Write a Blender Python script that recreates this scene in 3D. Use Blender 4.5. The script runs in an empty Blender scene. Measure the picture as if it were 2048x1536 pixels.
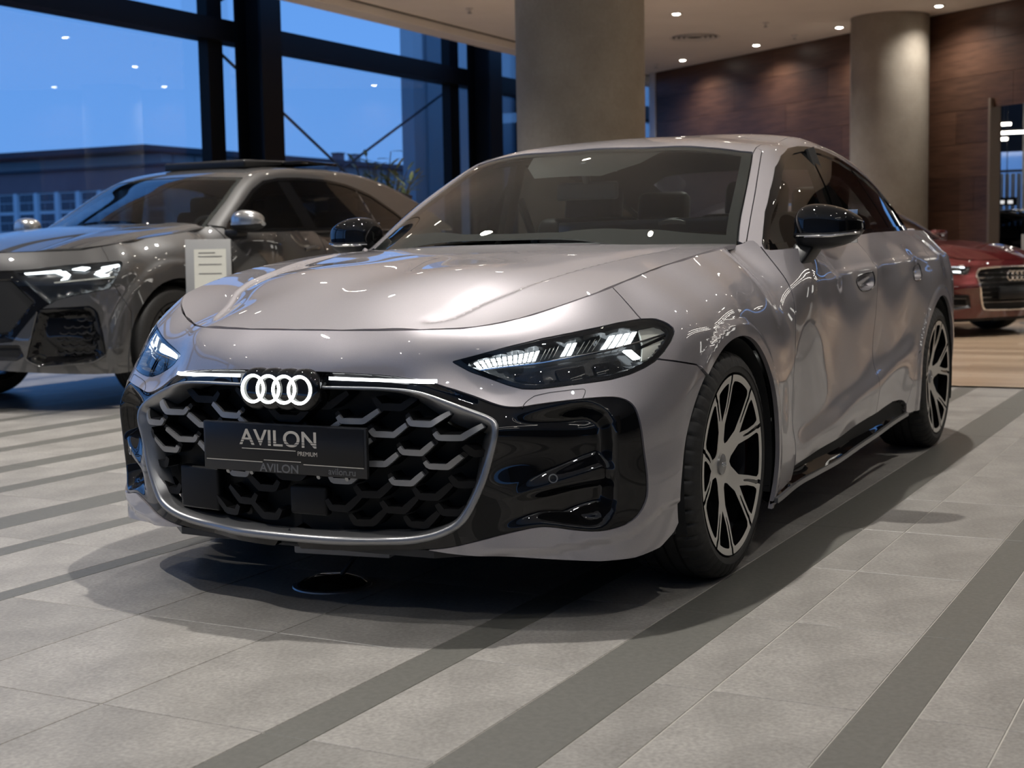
import bpy, bmesh, math, random
import numpy as np
from mathutils import Vector, Matrix
random.seed(7); RNG = np.random.default_rng(7)
SC = bpy.context.scene
COL = SC.collection
# ------------------------------------------------------------------ camera
# frame: metres, floor z = 0, origin under the front axle of the grey saloon, +x its nose, +y its left side
cam = bpy.data.cameras.new('camera'); cam_o = bpy.data.objects.new('camera', cam); COL.objects.link(cam_o)
cam.sensor_fit = 'HORIZONTAL'; cam.sensor_width = 36.0; cam.lens = 36.0*2871.94/2048
cam.clip_start = 0.05; cam.clip_end = 500
_yaw, _pit, _rol = 3.6259, -0.0948, -0.0177
_d = Vector((math.cos(_pit)*math.cos(_yaw), math.cos(_pit)*math.sin(_yaw), math.sin(_pit)))
_r = _d.cross(Vector((0,0,1))).normalized(); _u = _r.cross(_d)
_r2 = math.cos(_rol)*_r + math.sin(_rol)*_u; _u2 = -math.sin(_rol)*_r + math.cos(_rol)*_u
_m = Matrix((_r2, _u2, -_d)).transposed().to_4x4(); _m.translation = Vector((4.0067, 2.3128, 0.9847))
cam_o.matrix_world = _m
cam.dof.use_dof = True; cam.dof.focus_distance = 3.9; cam.dof.aperture_fstop = 5.6
SC.camera = cam_o
# ------------------------------------------------------------------ dusk sky
W = bpy.data.worlds.new('dusk'); SC.world = W; W.use_nodes = True
nt = W.node_tree; nt.nodes.clear()
tc = nt.nodes.new('ShaderNodeTexCoord'); sx = nt.nodes.new('ShaderNodeSeparateXYZ')
rp = nt.nodes.new('ShaderNodeValToRGB'); bg = nt.nodes.new('ShaderNodeBackground'); ow = nt.nodes.new('ShaderNodeOutputWorld')
nt.links.new(tc.outputs['Generated'], sx.inputs[0]); nt.links.new(sx.outputs['Z'], rp.inputs[0])
nt.links.new(rp.outputs[0], bg.inputs[0]); nt.links.new(bg.outputs[0], ow.inputs[0])
e = rp.color_ramp.elements
e[0].position = 0.0; e[0].color = (0.135, 0.325, 0.74, 1)
e[1].position = 1.0; e[1].color = (0.045, 0.13, 0.40, 1)
q = e.new(0.10); q.color = (0.125, 0.31, 0.73, 1)
q = e.new(0.32); q.color = (0.085, 0.235, 0.60, 1)
bg.inputs[1].default_value = 1.0
# ------------------------------------------------------------------ exposure
SC.view_settings.view_transform = 'Standard'; SC.view_settings.look = 'None'
SC.view_settings.exposure = 0.38; SC.view_settings.gamma = 1.0; SC.view_settings.use_curve_mapping = False
CEIL = 4.2
SPOT_W = 520.0       # power of one ceiling spot

# ------------------------------------------------------------------ materials
MATS = {}
def mat(name, col=(.5,.5,.5), rough=.5, metal=0.0, coat=0.0, spec=.5, emit=None, estr=0.0, coat_rough=.03, build=None):
    if name in MATS: return MATS[name]
    m = bpy.data.materials.new(name); m.use_nodes = True
    b = m.node_tree.nodes['Principled BSDF']
    b.inputs['Base Color'].default_value = (*col, 1); b.inputs['Roughness'].default_value = rough
    b.inputs['Metallic'].default_value = metal; b.inputs['Coat Weight'].default_value = coat
    b.inputs['Coat Roughness'].default_value = coat_rough; b.inputs['Specular IOR Level'].default_value = spec
    if emit: b.inputs['Emission Color'].default_value = (*emit, 1); b.inputs['Emission Strength'].default_value = estr
    if build: build(m.node_tree, b)
    MATS[name] = m; return m
def N(nt, kind, **kw):
    n = nt.nodes.new(kind)
    for k, v in kw.items():
        if k.startswith('i_'): n.inputs[k[2:].replace('_', ' ')].default_value = v
        else: setattr(n, k, v)
    return n
def thin_glass(name, tint, ior=1.5, rough=0.0):
    m = bpy.data.materials.new(name); m.use_nodes = True; nt = m.node_tree; nt.nodes.clear()
    o = N(nt, 'ShaderNodeOutputMaterial'); mx = N(nt, 'ShaderNodeMixShader'); fr = N(nt, 'ShaderNodeFresnel', i_IOR=ior)
    gm = N(nt, 'ShaderNodeNewGeometry'); mr = N(nt, 'ShaderNodeMapRange'); mr.inputs['To Min'].default_value = ior; mr.inputs['To Max'].default_value = 1/ior
    nt.links.new(gm.outputs['Backfacing'], mr.inputs['Value']); nt.links.new(mr.outputs[0], fr.inputs['IOR'])   # same pane reflectance from both sides
    tr = N(nt, 'ShaderNodeBsdfTransparent'); gl = N(nt, 'ShaderNodeBsdfGlossy'); gl.inputs['Roughness'].default_value = rough
    tr.inputs[0].default_value = (*tint, 1); gl.inputs[0].default_value = (1, 1, 1, 1)
    nt.links.new(fr.outputs[0], mx.inputs[0]); nt.links.new(tr.outputs[0], mx.inputs[1]); nt.links.new(gl.outputs[0], mx.inputs[2])
    nt.links.new(mx.outputs[0], o.inputs[0]); MATS[name] = m; return m
def noisecol(scale, c0, c1, detail=4, bump=0.0, stretch=None, p0=.35, p1=.65, rough_var=0.0, fine=None):
    """base colour from object-space noise (grain, mottling), optional fine relief"""
    def f(nt, b):
        t = N(nt, 'ShaderNodeTexCoord'); src = t.outputs['Object']
        if stretch:
            mp = N(nt, 'ShaderNodeMapping'); mp.inputs['Scale'].default_value = stretch
            nt.links.new(src, mp.inputs[0]); src = mp.outputs[0]
        n = N(nt, 'ShaderNodeTexNoise'); n.inputs['Scale'].default_value = scale; n.inputs['Detail'].default_value = detail
        n.inputs['Roughness'].default_value = .62
        nt.links.new(src, n.inputs['Vector'])
        r = N(nt, 'ShaderNodeValToRGB'); r.color_ramp.elements[0].position = p0; r.color_ramp.elements[1].position = p1
        r.color_ramp.elements[0].color = (*c0, 1); r.color_ramp.elements[1].color = (*c1, 1)
        nt.links.new(n.outputs['Fac'], r.inputs[0]); colr = r.outputs[0]
        if fine:
            n2 = N(nt, 'ShaderNodeTexNoise'); n2.inputs['Scale'].default_value = fine[0]; n2.inputs['Detail'].default_value = 3
            nt.links.new(src, n2.inputs['Vector'])
            r2 = N(nt, 'ShaderNodeValToRGB'); r2.color_ramp.elements[0].position = .3; r2.color_ramp.elements[1].position = .7
            r2.color_ramp.elements[0].color = (fine[1],)*3 + (1,); r2.color_ramp.elements[1].color = (fine[2],)*3 + (1,)
            nt.links.new(n2.outputs['Fac'], r2.inputs[0])
            mm = N(nt, 'ShaderNodeMixRGB', blend_type='MULTIPLY'); mm.inputs[0].default_value = 1
            nt.links.new(colr, mm.inputs[1]); nt.links.new(r2.outputs[0], mm.inputs[2]); colr = mm.outputs[0]
        nt.links.new(colr, b.inputs['Base Color'])
        if bump:
            bp = N(nt, 'ShaderNodeBump'); bp.inputs['Strength'].default_value = bump; bp.inputs['Distance'].default_value = .004
            nt.links.new(n.outputs['Fac'], bp.inputs['Height']); nt.links.new(bp.outputs[0], b.inputs['Normal'])
    return f
def paint(name, col, metal=.55, rough=.52, flake=.06):
    def f(nt, b):
        t = N(nt, 'ShaderNodeTexCoord'); n = N(nt, 'ShaderNodeTexNoise'); n.inputs['Scale'].default_value = 900; n.inputs['Detail'].default_value = 1
        nt.links.new(t.outputs['Object'], n.inputs['Vector'])
        r = N(nt, 'ShaderNodeValToRGB'); r.color_ramp.elements[0].position = .3; r.color_ramp.elements[1].position = .7
        r.color_ramp.elements[0].color = (*[c*(1-flake) for c in col], 1); r.color_ramp.elements[1].color = (*[min(1, c*(1+flake)) for c in col], 1)
        nt.links.new(n.outputs['Fac'], r.inputs[0]); nt.links.new(r.outputs[0], b.inputs['Base Color'])
    m = mat(name, col, rough, metal, 1.0, .15, coat_rough=.0, build=f); m.node_tree.nodes['Principled BSDF'].inputs['Coat IOR'].default_value = 1.9; return m
M_PAINT = paint('silver_grey_paint', (.33,.309,.325))
M_SUVP = paint('dark_grey_paint', (.060,.059,.059), .4)
M_REDP = paint('maroon_paint', (.075,.004,.006), .4)
M_BLKP = paint('black_paint', (.004,.004,.005), .3)
M_GBLK = mat('gloss_black', (.004,.004,.0045), .025, 0, 0, .5)
M_SBLK = mat('satin_black', (.012,.012,.013), .42)
M_MBLK = mat('matt_black', (.008,.008,.008), .8)
M_SATIN = mat('satin_grey_metal', (.30,.30,.305), .34, .85)
M_BLADE = mat('grille_blade_grey', (.25,.25,.255), .4, .5)
M_GRL = mat('grille_black', (.0035,.0035,.004), .5, 0, 0, .25)
M_CHROME = mat('chrome', (.75,.75,.76), .12, 1)
M_ALU = mat('machined_aluminium', (.62,.60,.56), .36, .55)
M_RUB = mat('tyre_rubber', (.016,.0155,.015), .62, build=noisecol(60, (.013,.0125,.012), (.021,.020,.019)))
M_DISC = mat('brake_steel', (.22,.22,.22), .38, .9)
M_REDC = mat('red_caliper', (.42,.006,.010), .35, 0, .6)
M_LED = mat('led_white', (1,1,1), .4, emit=(.86,.95,1.0), estr=2.6)
M_LEDS = mat('led_strip', (1,1,1), .4, emit=(.93,.97,1.0), estr=4.0)
M_RING = mat('ring_light', (1,1,1), .4, emit=(.95,1.0,.95), estr=5.0)
M_HOUS = mat('lamp_housing', (.012,.013,.014), .22, 0, .3)
M_REFL = mat('lamp_reflector', (.50,.50,.45), .3, .3)
M_GLASS = thin_glass('window_glass', (.70,.74,.72))
M_DGLASS = thin_glass('tinted_glass', (.20,.205,.20))
M_LENS = thin_glass('lamp_lens', (.95,.96,.96), 1.45)
M_INT = mat('interior_black', (.014,.014,.014), .7)
M_DASH = mat('dash_grey', (.10,.105,.108), .6)
M_SEAT = mat('seat_leather', (.016,.016,.017), .5)
M_LINER = mat('headliner', (.05,.05,.052), .9)
M_PLATE = mat('plate_black', (.008,.008,.009), .3, 0, 0, .3)
M_LETTER = mat('letter_champagne', (.50,.46,.40), .45, .2)
M_LETTER2 = mat('letter_grey', (.13,.13,.13), .4, .3)

# ------------------------------------------------------------------ object helpers
def link(o, parent=None):
    COL.objects.link(o)
    if parent is not None: o.parent = parent
    return o
def tag(o, label=None, cat=None, group=None, kind=None):
    for k, v in (('label', label), ('category', cat), ('group', group), ('kind', kind)):
        if v: o[k] = v
    return o
def thing(name, loc=(0,0,0), rz=0, label=None, cat=None, group=None):
    o = bpy.data.objects.new(name, None); o.empty_display_size = .2; COL.objects.link(o)
    o.location = loc; o.rotation_euler = (0, 0, rz)
    return tag(o, label, cat, group)
def mesh_obj(name, V, F, m, parent=None, smooth=True, angle=35, matidx=None):
    me = bpy.data.meshes.new(name)
    V = np.asarray(V, float)
    me.from_pydata(V.tolist(), [], [list(map(int, f)) for f in F]); me.update()
    ms = m if isinstance(m, (list, tuple)) else [m]
    for k in ms: me.materials.append(k)
    if matidx is not None: me.polygons.foreach_set('material_index', np.asarray(matidx, dtype=np.int32))
    if smooth:
        me.polygons.foreach_set('use_smooth', np.ones(len(me.polygons), dtype=bool))
        if angle: me.set_sharp_from_angle(angle=math.radians(angle))
    o = bpy.data.objects.new(name, me); return link(o, parent)
class MB:
    """collects simple solids into one mesh"""
    def __init__(s): s.V = []; s.F = []
    def add(s, V, F):
        n = len(s.V); s.V += [tuple(map(float, v)) for v in V]; s.F += [tuple(int(i)+n for i in f) for f in F]; return s
    def box(s, c, d, rz=0, tilt=None):
        x, y, z = [k/2 for k in d]
        V = [(-x,-y,-z),(x,-y,-z),(x,y,-z),(-x,y,-z),(-x,-y,z),(x,-y,z),(x,y,z),(-x,y,z)]
        M_ = Matrix.Rotation(rz, 3, 'Z')
        if tilt is not None: M_ = M_ @ tilt
        V = [tuple(Vector(c) + M_ @ Vector(v)) for v in V]
        return s.add(V, [(0,3,2,1),(4,5,6,7),(0,1,5,4),(1,2,6,5),(2,3,7,6),(3,0,4,7)])
    def bar(s, a, b, w, h=None, up=(0,0,1)):
        """box section bar from a to b"""
        a, b = Vector(a), Vector(b); d = (b-a).normalized(); up = Vector(up)
        r = d.cross(up)
        if r.length < 1e-4: r = d.cross(Vector((1,0,0)))
        r.normalize(); u = r.cross(d); h = h or w
        V = [p + sx*r*w/2 + sy*u*h/2 for p in (a, b) for sx, sy in ((-1,-1),(1,-1),(1,1),(-1,1))]
        return s.add(V, [(3,2,1,0),(4,5,6,7),(0,1,5,4),(1,2,6,5),(2,3,7,6),(3,0,4,7)])
    def tube(s, pts, r, n=8, closed=False, cap=True):
        pts = [Vector(p) for p in pts]; m = len(pts); rs = r if hasattr(r, '__len__') else [r]*m
        V = []; prev = None
        for i, p in enumerate(pts):
            a = pts[(i-1) % m] if (closed or i > 0) else p; b = pts[(i+1) % m] if (closed or i < m-1) else p
            t = (b-a).normalized()
            ref = prev if prev is not None else (Vector((0,0,1)) if abs(t.z) < .9 else Vector((1,0,0)))
            u = (ref - t*ref.dot(t)).normalized(); prev = u; w = t.cross(u)
            for k in range(n):
                q = 2*math.pi*k/n; V.append(p + rs[i]*(math.cos(q)*u + math.sin(q)*w))
        F = []
        for i in range(m if closed else m-1):
            for k in range(n):
                a, b = i*n+k, i*n+(k+1) % n; c, d = ((i+1) % m)*n+(k+1) % n, ((i+1) % m)*n+k
                F.append((a, b, c, d))
        if cap and not closed: F += [tuple(reversed(range(n))), tuple(range((m-1)*n, m*n))]
        return s.add(V, F)
    def lathe(s, prof, n=48, c=(0,0,0), axis='z', closed=False):
        """prof: list of (r, h)"""
        V = []; m = len(prof)
        for r, h in prof:
            for k in range(n):
                q = 2*math.pi*k/n; a, b = r*math.cos(q), r*math.sin(q)
                V.append({'z': (a, b, h), 'y': (a, h, b), 'x': (h, a, b)}[axis])
        F = []
        for i in range(m if closed else m-1):
            for k in range(n):
                F.append((i*n+k, i*n+(k+1) % n, ((i+1) % m)*n+(k+1) % n, ((i+1) % m)*n+k))
        if axis == 'y': F = [tuple(reversed(f)) for f in F]
        return s.add([tuple(np.add(v, c)) for v in V], F)
    def prism(s, poly, z0, z1):
        n = len(poly)
        V = [(x, y, z0) for x, y in poly] + [(x, y, z1) for x, y in poly]
        return s.add(V, [tuple(reversed(range(n))), tuple(range(n, 2*n))] + [(i, (i+1) % n, n+(i+1) % n, n+i) for i in range(n)])
    def build(s, name, m, parent=None, smooth=True, angle=35, bevel=0, seg=2):
        o = mesh_obj(name, s.V, s.F, m, parent, smooth, None)
        bm = bmesh.new(); bm.from_mesh(o.data); bmesh.ops.recalc_face_normals(bm, faces=bm.faces)
        if bevel:
            ed = [e_ for e_ in bm.edges if len(e_.link_faces) == 2 and e_.calc_face_angle(0) > .6]
            bmesh.ops.bevel(bm, geom=ed, offset=bevel, segments=seg, affect='EDGES', profile=.5)
        bm.to_mesh(o.data); bm.free()
        if smooth and angle: o.data.set_sharp_from_angle(angle=math.radians(angle))
        return o
def copy_tree(o, parent=None):
    c = o.copy(); COL.objects.link(c); c.parent = parent
    for ch in list(o.children): copy_tree(ch, c)
    return c
def text_mesh(name, body, size, m, parent=None, ext=.0008, mat4=None, bold=0.0, sx=1.0):
    cu = bpy.data.curves.new(name, 'FONT'); cu.body = body; cu.size = size; cu.extrude = ext; cu.align_x = 'CENTER'; cu.offset = bold
    t = bpy.data.objects.new(name, cu); COL.objects.link(t)
    dg = bpy.context.evaluated_depsgraph_get(); me = bpy.data.meshes.new_from_object(t.evaluated_get(dg))
    bpy.data.objects.remove(t); me.name = name; me.materials.clear(); me.materials.append(m)
    if sx != 1: me.transform(Matrix.Diagonal((sx, 1, 1, 1)))
    if mat4 is not None: me.transform(mat4)
    return link(bpy.data.objects.new(name, me), parent)
# ------------------------------------------------------------------ smooth body surfaces
def _bb(t): return np.stack([(1-t)**3, 3*t**3-6*t*t+4, -3*t**3+3*t*t+3*t+1, t**3], -1)/6
def _br(u, lo, h, n):
    f = np.clip((np.asarray(u, float)-lo)/h, 0, n-3-1e-6); i = np.floor(f).astype(int); return i, _bb(f-i)
class BSurf:
    """bicubic B-spline height field fitted to measured points with a bending penalty"""
    def __init__(s, ulo, uhi, nu, vlo, vhi, nv):
        s.ul, s.vl = ulo, vlo; s.hu = (uhi-ulo)/(nu-3); s.hv = (vhi-vlo)/(nv-3); s.nu, s.nv = nu, nv
    def fit(s, u, v, val, w, lam, lu=1.0, lv=1.0, sym=None):
        i, bu = _br(u, s.ul, s.hu, s.nu); j, bv = _br(v, s.vl, s.hv, s.nv)
        A = np.zeros((len(i), s.nu*s.nv)); r = np.arange(len(i))
        for a in range(4):
            for b in range(4): A[r, (i+a)*s.nv+j+b] += bu[:, a]*bv[:, b]
        A *= np.asarray(w)[:, None]; NN = A.T@A; c = A.T@(np.asarray(val)*w)
        Du = np.diff(np.eye(s.nu), 2, axis=0)/s.hu**2; Dv = np.diff(np.eye(s.nv), 2, axis=0)/s.hv**2
        D1u = np.diff(np.eye(s.nu), 1, axis=0)/s.hu; D1v = np.diff(np.eye(s.nv), 1, axis=0)/s.hv
        k = lam*s.hu*s.hv; Iu, Iv = np.eye(s.nu), np.eye(s.nv)
        NN += k*lu*np.kron(Du.T@Du, Iv) + k*lv*np.kron(Iu, Dv.T@Dv) + 2*k*math.sqrt(lu*lv)*np.kron(D1u.T@D1u, D1v.T@D1v)
        def tie(p, q):
            v_ = np.zeros(s.nu*s.nv); v_[p] = 1; v_[q] = -1; return np.outer(v_, v_)*1e3
        for jj in range(s.nv):
            if sym in ('hi', 'both'): NN += tie((s.nu-1)*s.nv+jj, (s.nu-3)*s.nv+jj)
            if sym in ('lo', 'both'): NN += tie(2*s.nv+jj, jj)
        if sym == 'vlo':
            for ii in range(s.nu): NN += tie(ii*s.nv+2, ii*s.nv)
        s.C = np.linalg.solve(NN+1e-9*np.eye(len(NN)), c).reshape(s.nu, s.nv); return s
    def __call__(s, u, v):
        u, v = np.broadcast_arrays(np.asarray(u, float), np.asarray(v, float)); sh = u.shape
        i, bu = _br(u.ravel(), s.ul, s.hu, s.nu); j, bv = _br(v.ravel(), s.vl, s.hv, s.nv); o = 0
        for a in range(4):
            for b in range(4): o = o + bu[:, a]*bv[:, b]*s.C[i+a, j+b]
        return o.reshape(sh)
class Lower:
    """lower body: distance r(s, z) from a spine; s runs along the side and round nose and tail, z is height"""
    def __init__(s, pts, wts, xc, xr, r0, rr, zlo, zhi, nu=64, nv=15, lam=1.2e-5, lu=.6, lv=.5):
        s.xc, s.xr, s.r0, s.rr = xc, xr, r0, rr; s.hi = r0*math.pi/2; s.lo = (xr-xc)-rr*math.pi/2
        u, z, r = s.inv(np.array(pts, float))
        s.B = BSurf(s.lo, s.hi, nu, zlo, zhi, nv).fit(u, z, r, np.array(wts, float), lam, lu, lv, 'both')
    def inv(s, P):
        x, y, z = P.T
        u = np.where(x > s.xc, s.r0*(np.pi/2-np.arctan2(y, x-s.xc)), np.where(x < s.xr, (s.xr-s.xc)-s.rr*(np.arctan2(y, x-s.xr)-np.pi/2), x-s.xc))
        r = np.where(x > s.xc, np.hypot(x-s.xc, y), np.where(x < s.xr, np.hypot(x-s.xr, y), y))
        return u, z, r
    def pt(s, u, z, off=0.0):
        u, z = np.broadcast_arrays(np.asarray(u, float), np.asarray(z, float)); r = s.B(u, z)+off
        th = np.pi/2-np.clip(u, 0, 9)/s.r0; tr = np.pi/2+np.clip((s.xr-s.xc)-u, 0, 9)/s.rr; f = u > 0; b = u < s.xr-s.xc
        x = np.where(f, s.xc+r*np.cos(th), np.where(b, s.xr+r*np.cos(tr), s.xc+u))
        y = np.where(f, r*np.sin(th), np.where(b, r*np.sin(tr), r))
        return np.stack([x, y, z+0*r], -1)
    def nrm(s, u, z):
        h = 2e-3; a = s.pt(np.asarray(u)+h, z)-s.pt(np.asarray(u)-h, z); b = s.pt(u, np.asarray(z)+h)-s.pt(u, np.asarray(z)-h)
        n = np.cross(b, a); n /= np.linalg.norm(n, axis=-1, keepdims=True); return n
    def at(s, u, z, off=0.0):
        """point offset along the true surface normal"""
        return s.pt(u, z)+s.nrm(u, z)*np.asarray(off)[..., None]
class Sheet:
    """triangle sheet in a 2-D parameter plane; clip() trims it exactly along a signed field"""
    def __init__(s, U, F): s.U = U; s.F = F
    @staticmethod
    def grid(u, v):
        nu, nv = len(u), len(v); U = np.stack(np.meshgrid(u, v, indexing='ij'), -1).reshape(-1, 2)
        i = (np.arange(nu-1)[:, None]*nv+np.arange(nv-1)).ravel()
        return Sheet(U, np.concatenate([np.stack([i, i+nv, i+nv+1], 1), np.stack([i, i+nv+1, i+1], 1)]))
    def clip(s, d):
        """keep d > 0; d: field(U) or array"""
        d = d(s.U) if callable(d) else d
        d = np.where(np.abs(d) < 1e-7, 1e-7, d); F = s.F; k = (d[F] > 0).sum(1)
        keep = F[k == 3]; U = [s.U]; n = len(s.U); new = [keep]
        for cnt in (1, 2):
            T = F[k == cnt]
            if not len(T): continue
            pos = d[T] > 0; j = (pos.argmax(1) if cnt == 1 else (~pos).argmax(1))
            r = np.arange(len(T)); a, b, c = T[r, j], T[r, (j+1) % 3], T[r, (j+2) % 3]
            tb = d[a]/(d[a]-d[b]); tc_ = d[a]/(d[a]-d[c])
            pb = s.U[a]+(s.U[b]-s.U[a])*tb[:, None]; pc = s.U[a]+(s.U[c]-s.U[a])*tc_[:, None]
            ib = n+np.arange(len(T)); ic = ib+len(T); U += [pb, pc]; n += 2*len(T)
            if cnt == 1: new.append(np.stack([a, ib, ic], 1))
            else: new += [np.stack([ib, b, c], 1), np.stack([ib, c, ic], 1)]
        U = np.concatenate(U); F = np.concatenate(new)
        if not len(F): return Sheet(np.zeros((0, 2)), np.zeros((0, 3), int))
        # weld
        key = np.round(U*2e6).astype(np.int64); _, first, inv = np.unique(key, axis=0, return_index=True, return_inverse=True)
        inv = inv.ravel(); F = inv[F]; U = U[first]
        F = F[(F[:, 0] != F[:, 1]) & (F[:, 1] != F[:, 2]) & (F[:, 0] != F[:, 2])]
        used = np.unique(F); m = -np.ones(len(U), int); m[used] = np.arange(len(used))
        return Sheet(U[used], m[F])
def sdf(poly):
    """field, positive inside the closed polygon"""
    A = np.asarray(poly, float); B = np.roll(A, -1, axis=0)
    def f(U):
        out = np.empty(len(U))
        for c in range(0, len(U), 8000):
            p = U[c:c+8000, None, :]; ab = (B-A)[None]; ap = p-A[None]
            t = np.clip((ap*ab).sum(-1)/np.maximum((ab*ab).sum(-1), 1e-12), 0, 1); dist = np.sqrt(((ap-ab*t[..., None])**2).sum(-1).min(1))
            cr = ((A[None, :, 1] > p[..., 1]) != (B[None, :, 1] > p[..., 1]))
            with np.errstate(divide='ignore', invalid='ignore'):
                xi = (B-A)[None, :, 0]*(p[..., 1]-A[None, :, 1])/np.where(np.abs(B-A)[None, :, 1] < 1e-12, 1e-12, (B-A)[None, :, 1])+A[None, :, 0]
            ins = ((cr & (p[..., 0] < xi)).sum(1) % 2) == 1
            out[c:c+8000] = np.where(ins, dist, -dist)
        return out
    return f
def chaikin(P, n=2, closed=True):
    P = np.asarray(P, float)
    for _ in range(n):
        if closed:
            Q = np.roll(P, -1, axis=0); P = np.stack([.75*P+.25*Q, .25*P+.75*Q], 1).reshape(-1, P.shape[1])
        else:
            A, B = P[:-1], P[1:]; M_ = np.stack([.75*A+.25*B, .25*A+.75*B], 1).reshape(-1, P.shape[1]); P = np.concatenate([P[:1], M_, P[-1:]])
    return P
def dens(P, step=.02, closed=False):
    P = np.asarray(P, float)
    if closed: P = np.vstack([P, P[:1]])
    L = np.r_[0, np.cumsum(np.linalg.norm(np.diff(P, axis=0), axis=1))]; n = max(2, int(L[-1]/step)+1)
    t = np.linspace(0, L[-1], n); return np.stack([np.interp(t, L, P[:, k]) for k in range(P.shape[1])], 1)
def vnormals(V, F):
    n = np.cross(V[F[:, 1]]-V[F[:, 0]], V[F[:, 2]]-V[F[:, 0]]); o = np.zeros_like(V)
    for k in range(3): np.add.at(o, F[:, k], n)
    return o/np.maximum(np.linalg.norm(o, axis=1, keepdims=True), 1e-12)
def boundary(F):
    E = np.concatenate([F[:, [0, 1]], F[:, [1, 2]], F[:, [2, 0]]]); k = np.sort(E, 1)
    _, idx, cnt = np.unique(k, axis=0, return_index=True, return_counts=True); return E[idx[cnt == 1]]
def panel(name, V, F, m, parent, mirror=None, lip=.012, flip=False, lipmat=None, angle=40, sym=True):
    """painted panel: sheet plus a folded lip along its free edges. mirror: None = as is, 'join' = both halves in one mesh, 'flip' = the other side"""
    V = np.asarray(V, float).copy(); F = np.asarray(F)
    if flip: F = F[:, ::-1]
    if lip:
        n = vnormals(V, F); E = boundary(F)
        if sym: E = E[~((np.abs(V[E[:, 0], 1]) < 1e-4) & (np.abs(V[E[:, 1], 1]) < 1e-4))]
        bv = np.unique(E); mp = -np.ones(len(V), int); mp[bv] = len(V)+np.arange(len(bv))
        V2 = V[bv]-n[bv]*lip
        q = np.stack([E[:, 1], E[:, 0], mp[E[:, 0]], mp[E[:, 1]]], 1); V = np.vstack([V, V2])
        L = F.tolist()+q.tolist()
    else: L = F.tolist()
    if mirror in ('flip', 'join'):
        Vm = V*[1, -1, 1]; Lm = [f[::-1] for f in L]
        if mirror == 'flip': V, L = Vm, Lm
        else:
            n0 = len(V); V = np.vstack([V, Vm]); L = L+[[i+n0 for i in f] for f in Lm]
    o = mesh_obj(name, V, L, m, parent, True, None)
    if mirror == 'join':
        bm = bmesh.new(); bm.from_mesh(o.data)
        bmesh.ops.remove_doubles(bm, verts=[v for v in bm.verts if abs(v.co.y) < 2e-4], dist=3e-4); bm.to_mesh(o.data); bm.free()
    o.data.set_sharp_from_angle(angle=math.radians(angle)); return o
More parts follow.
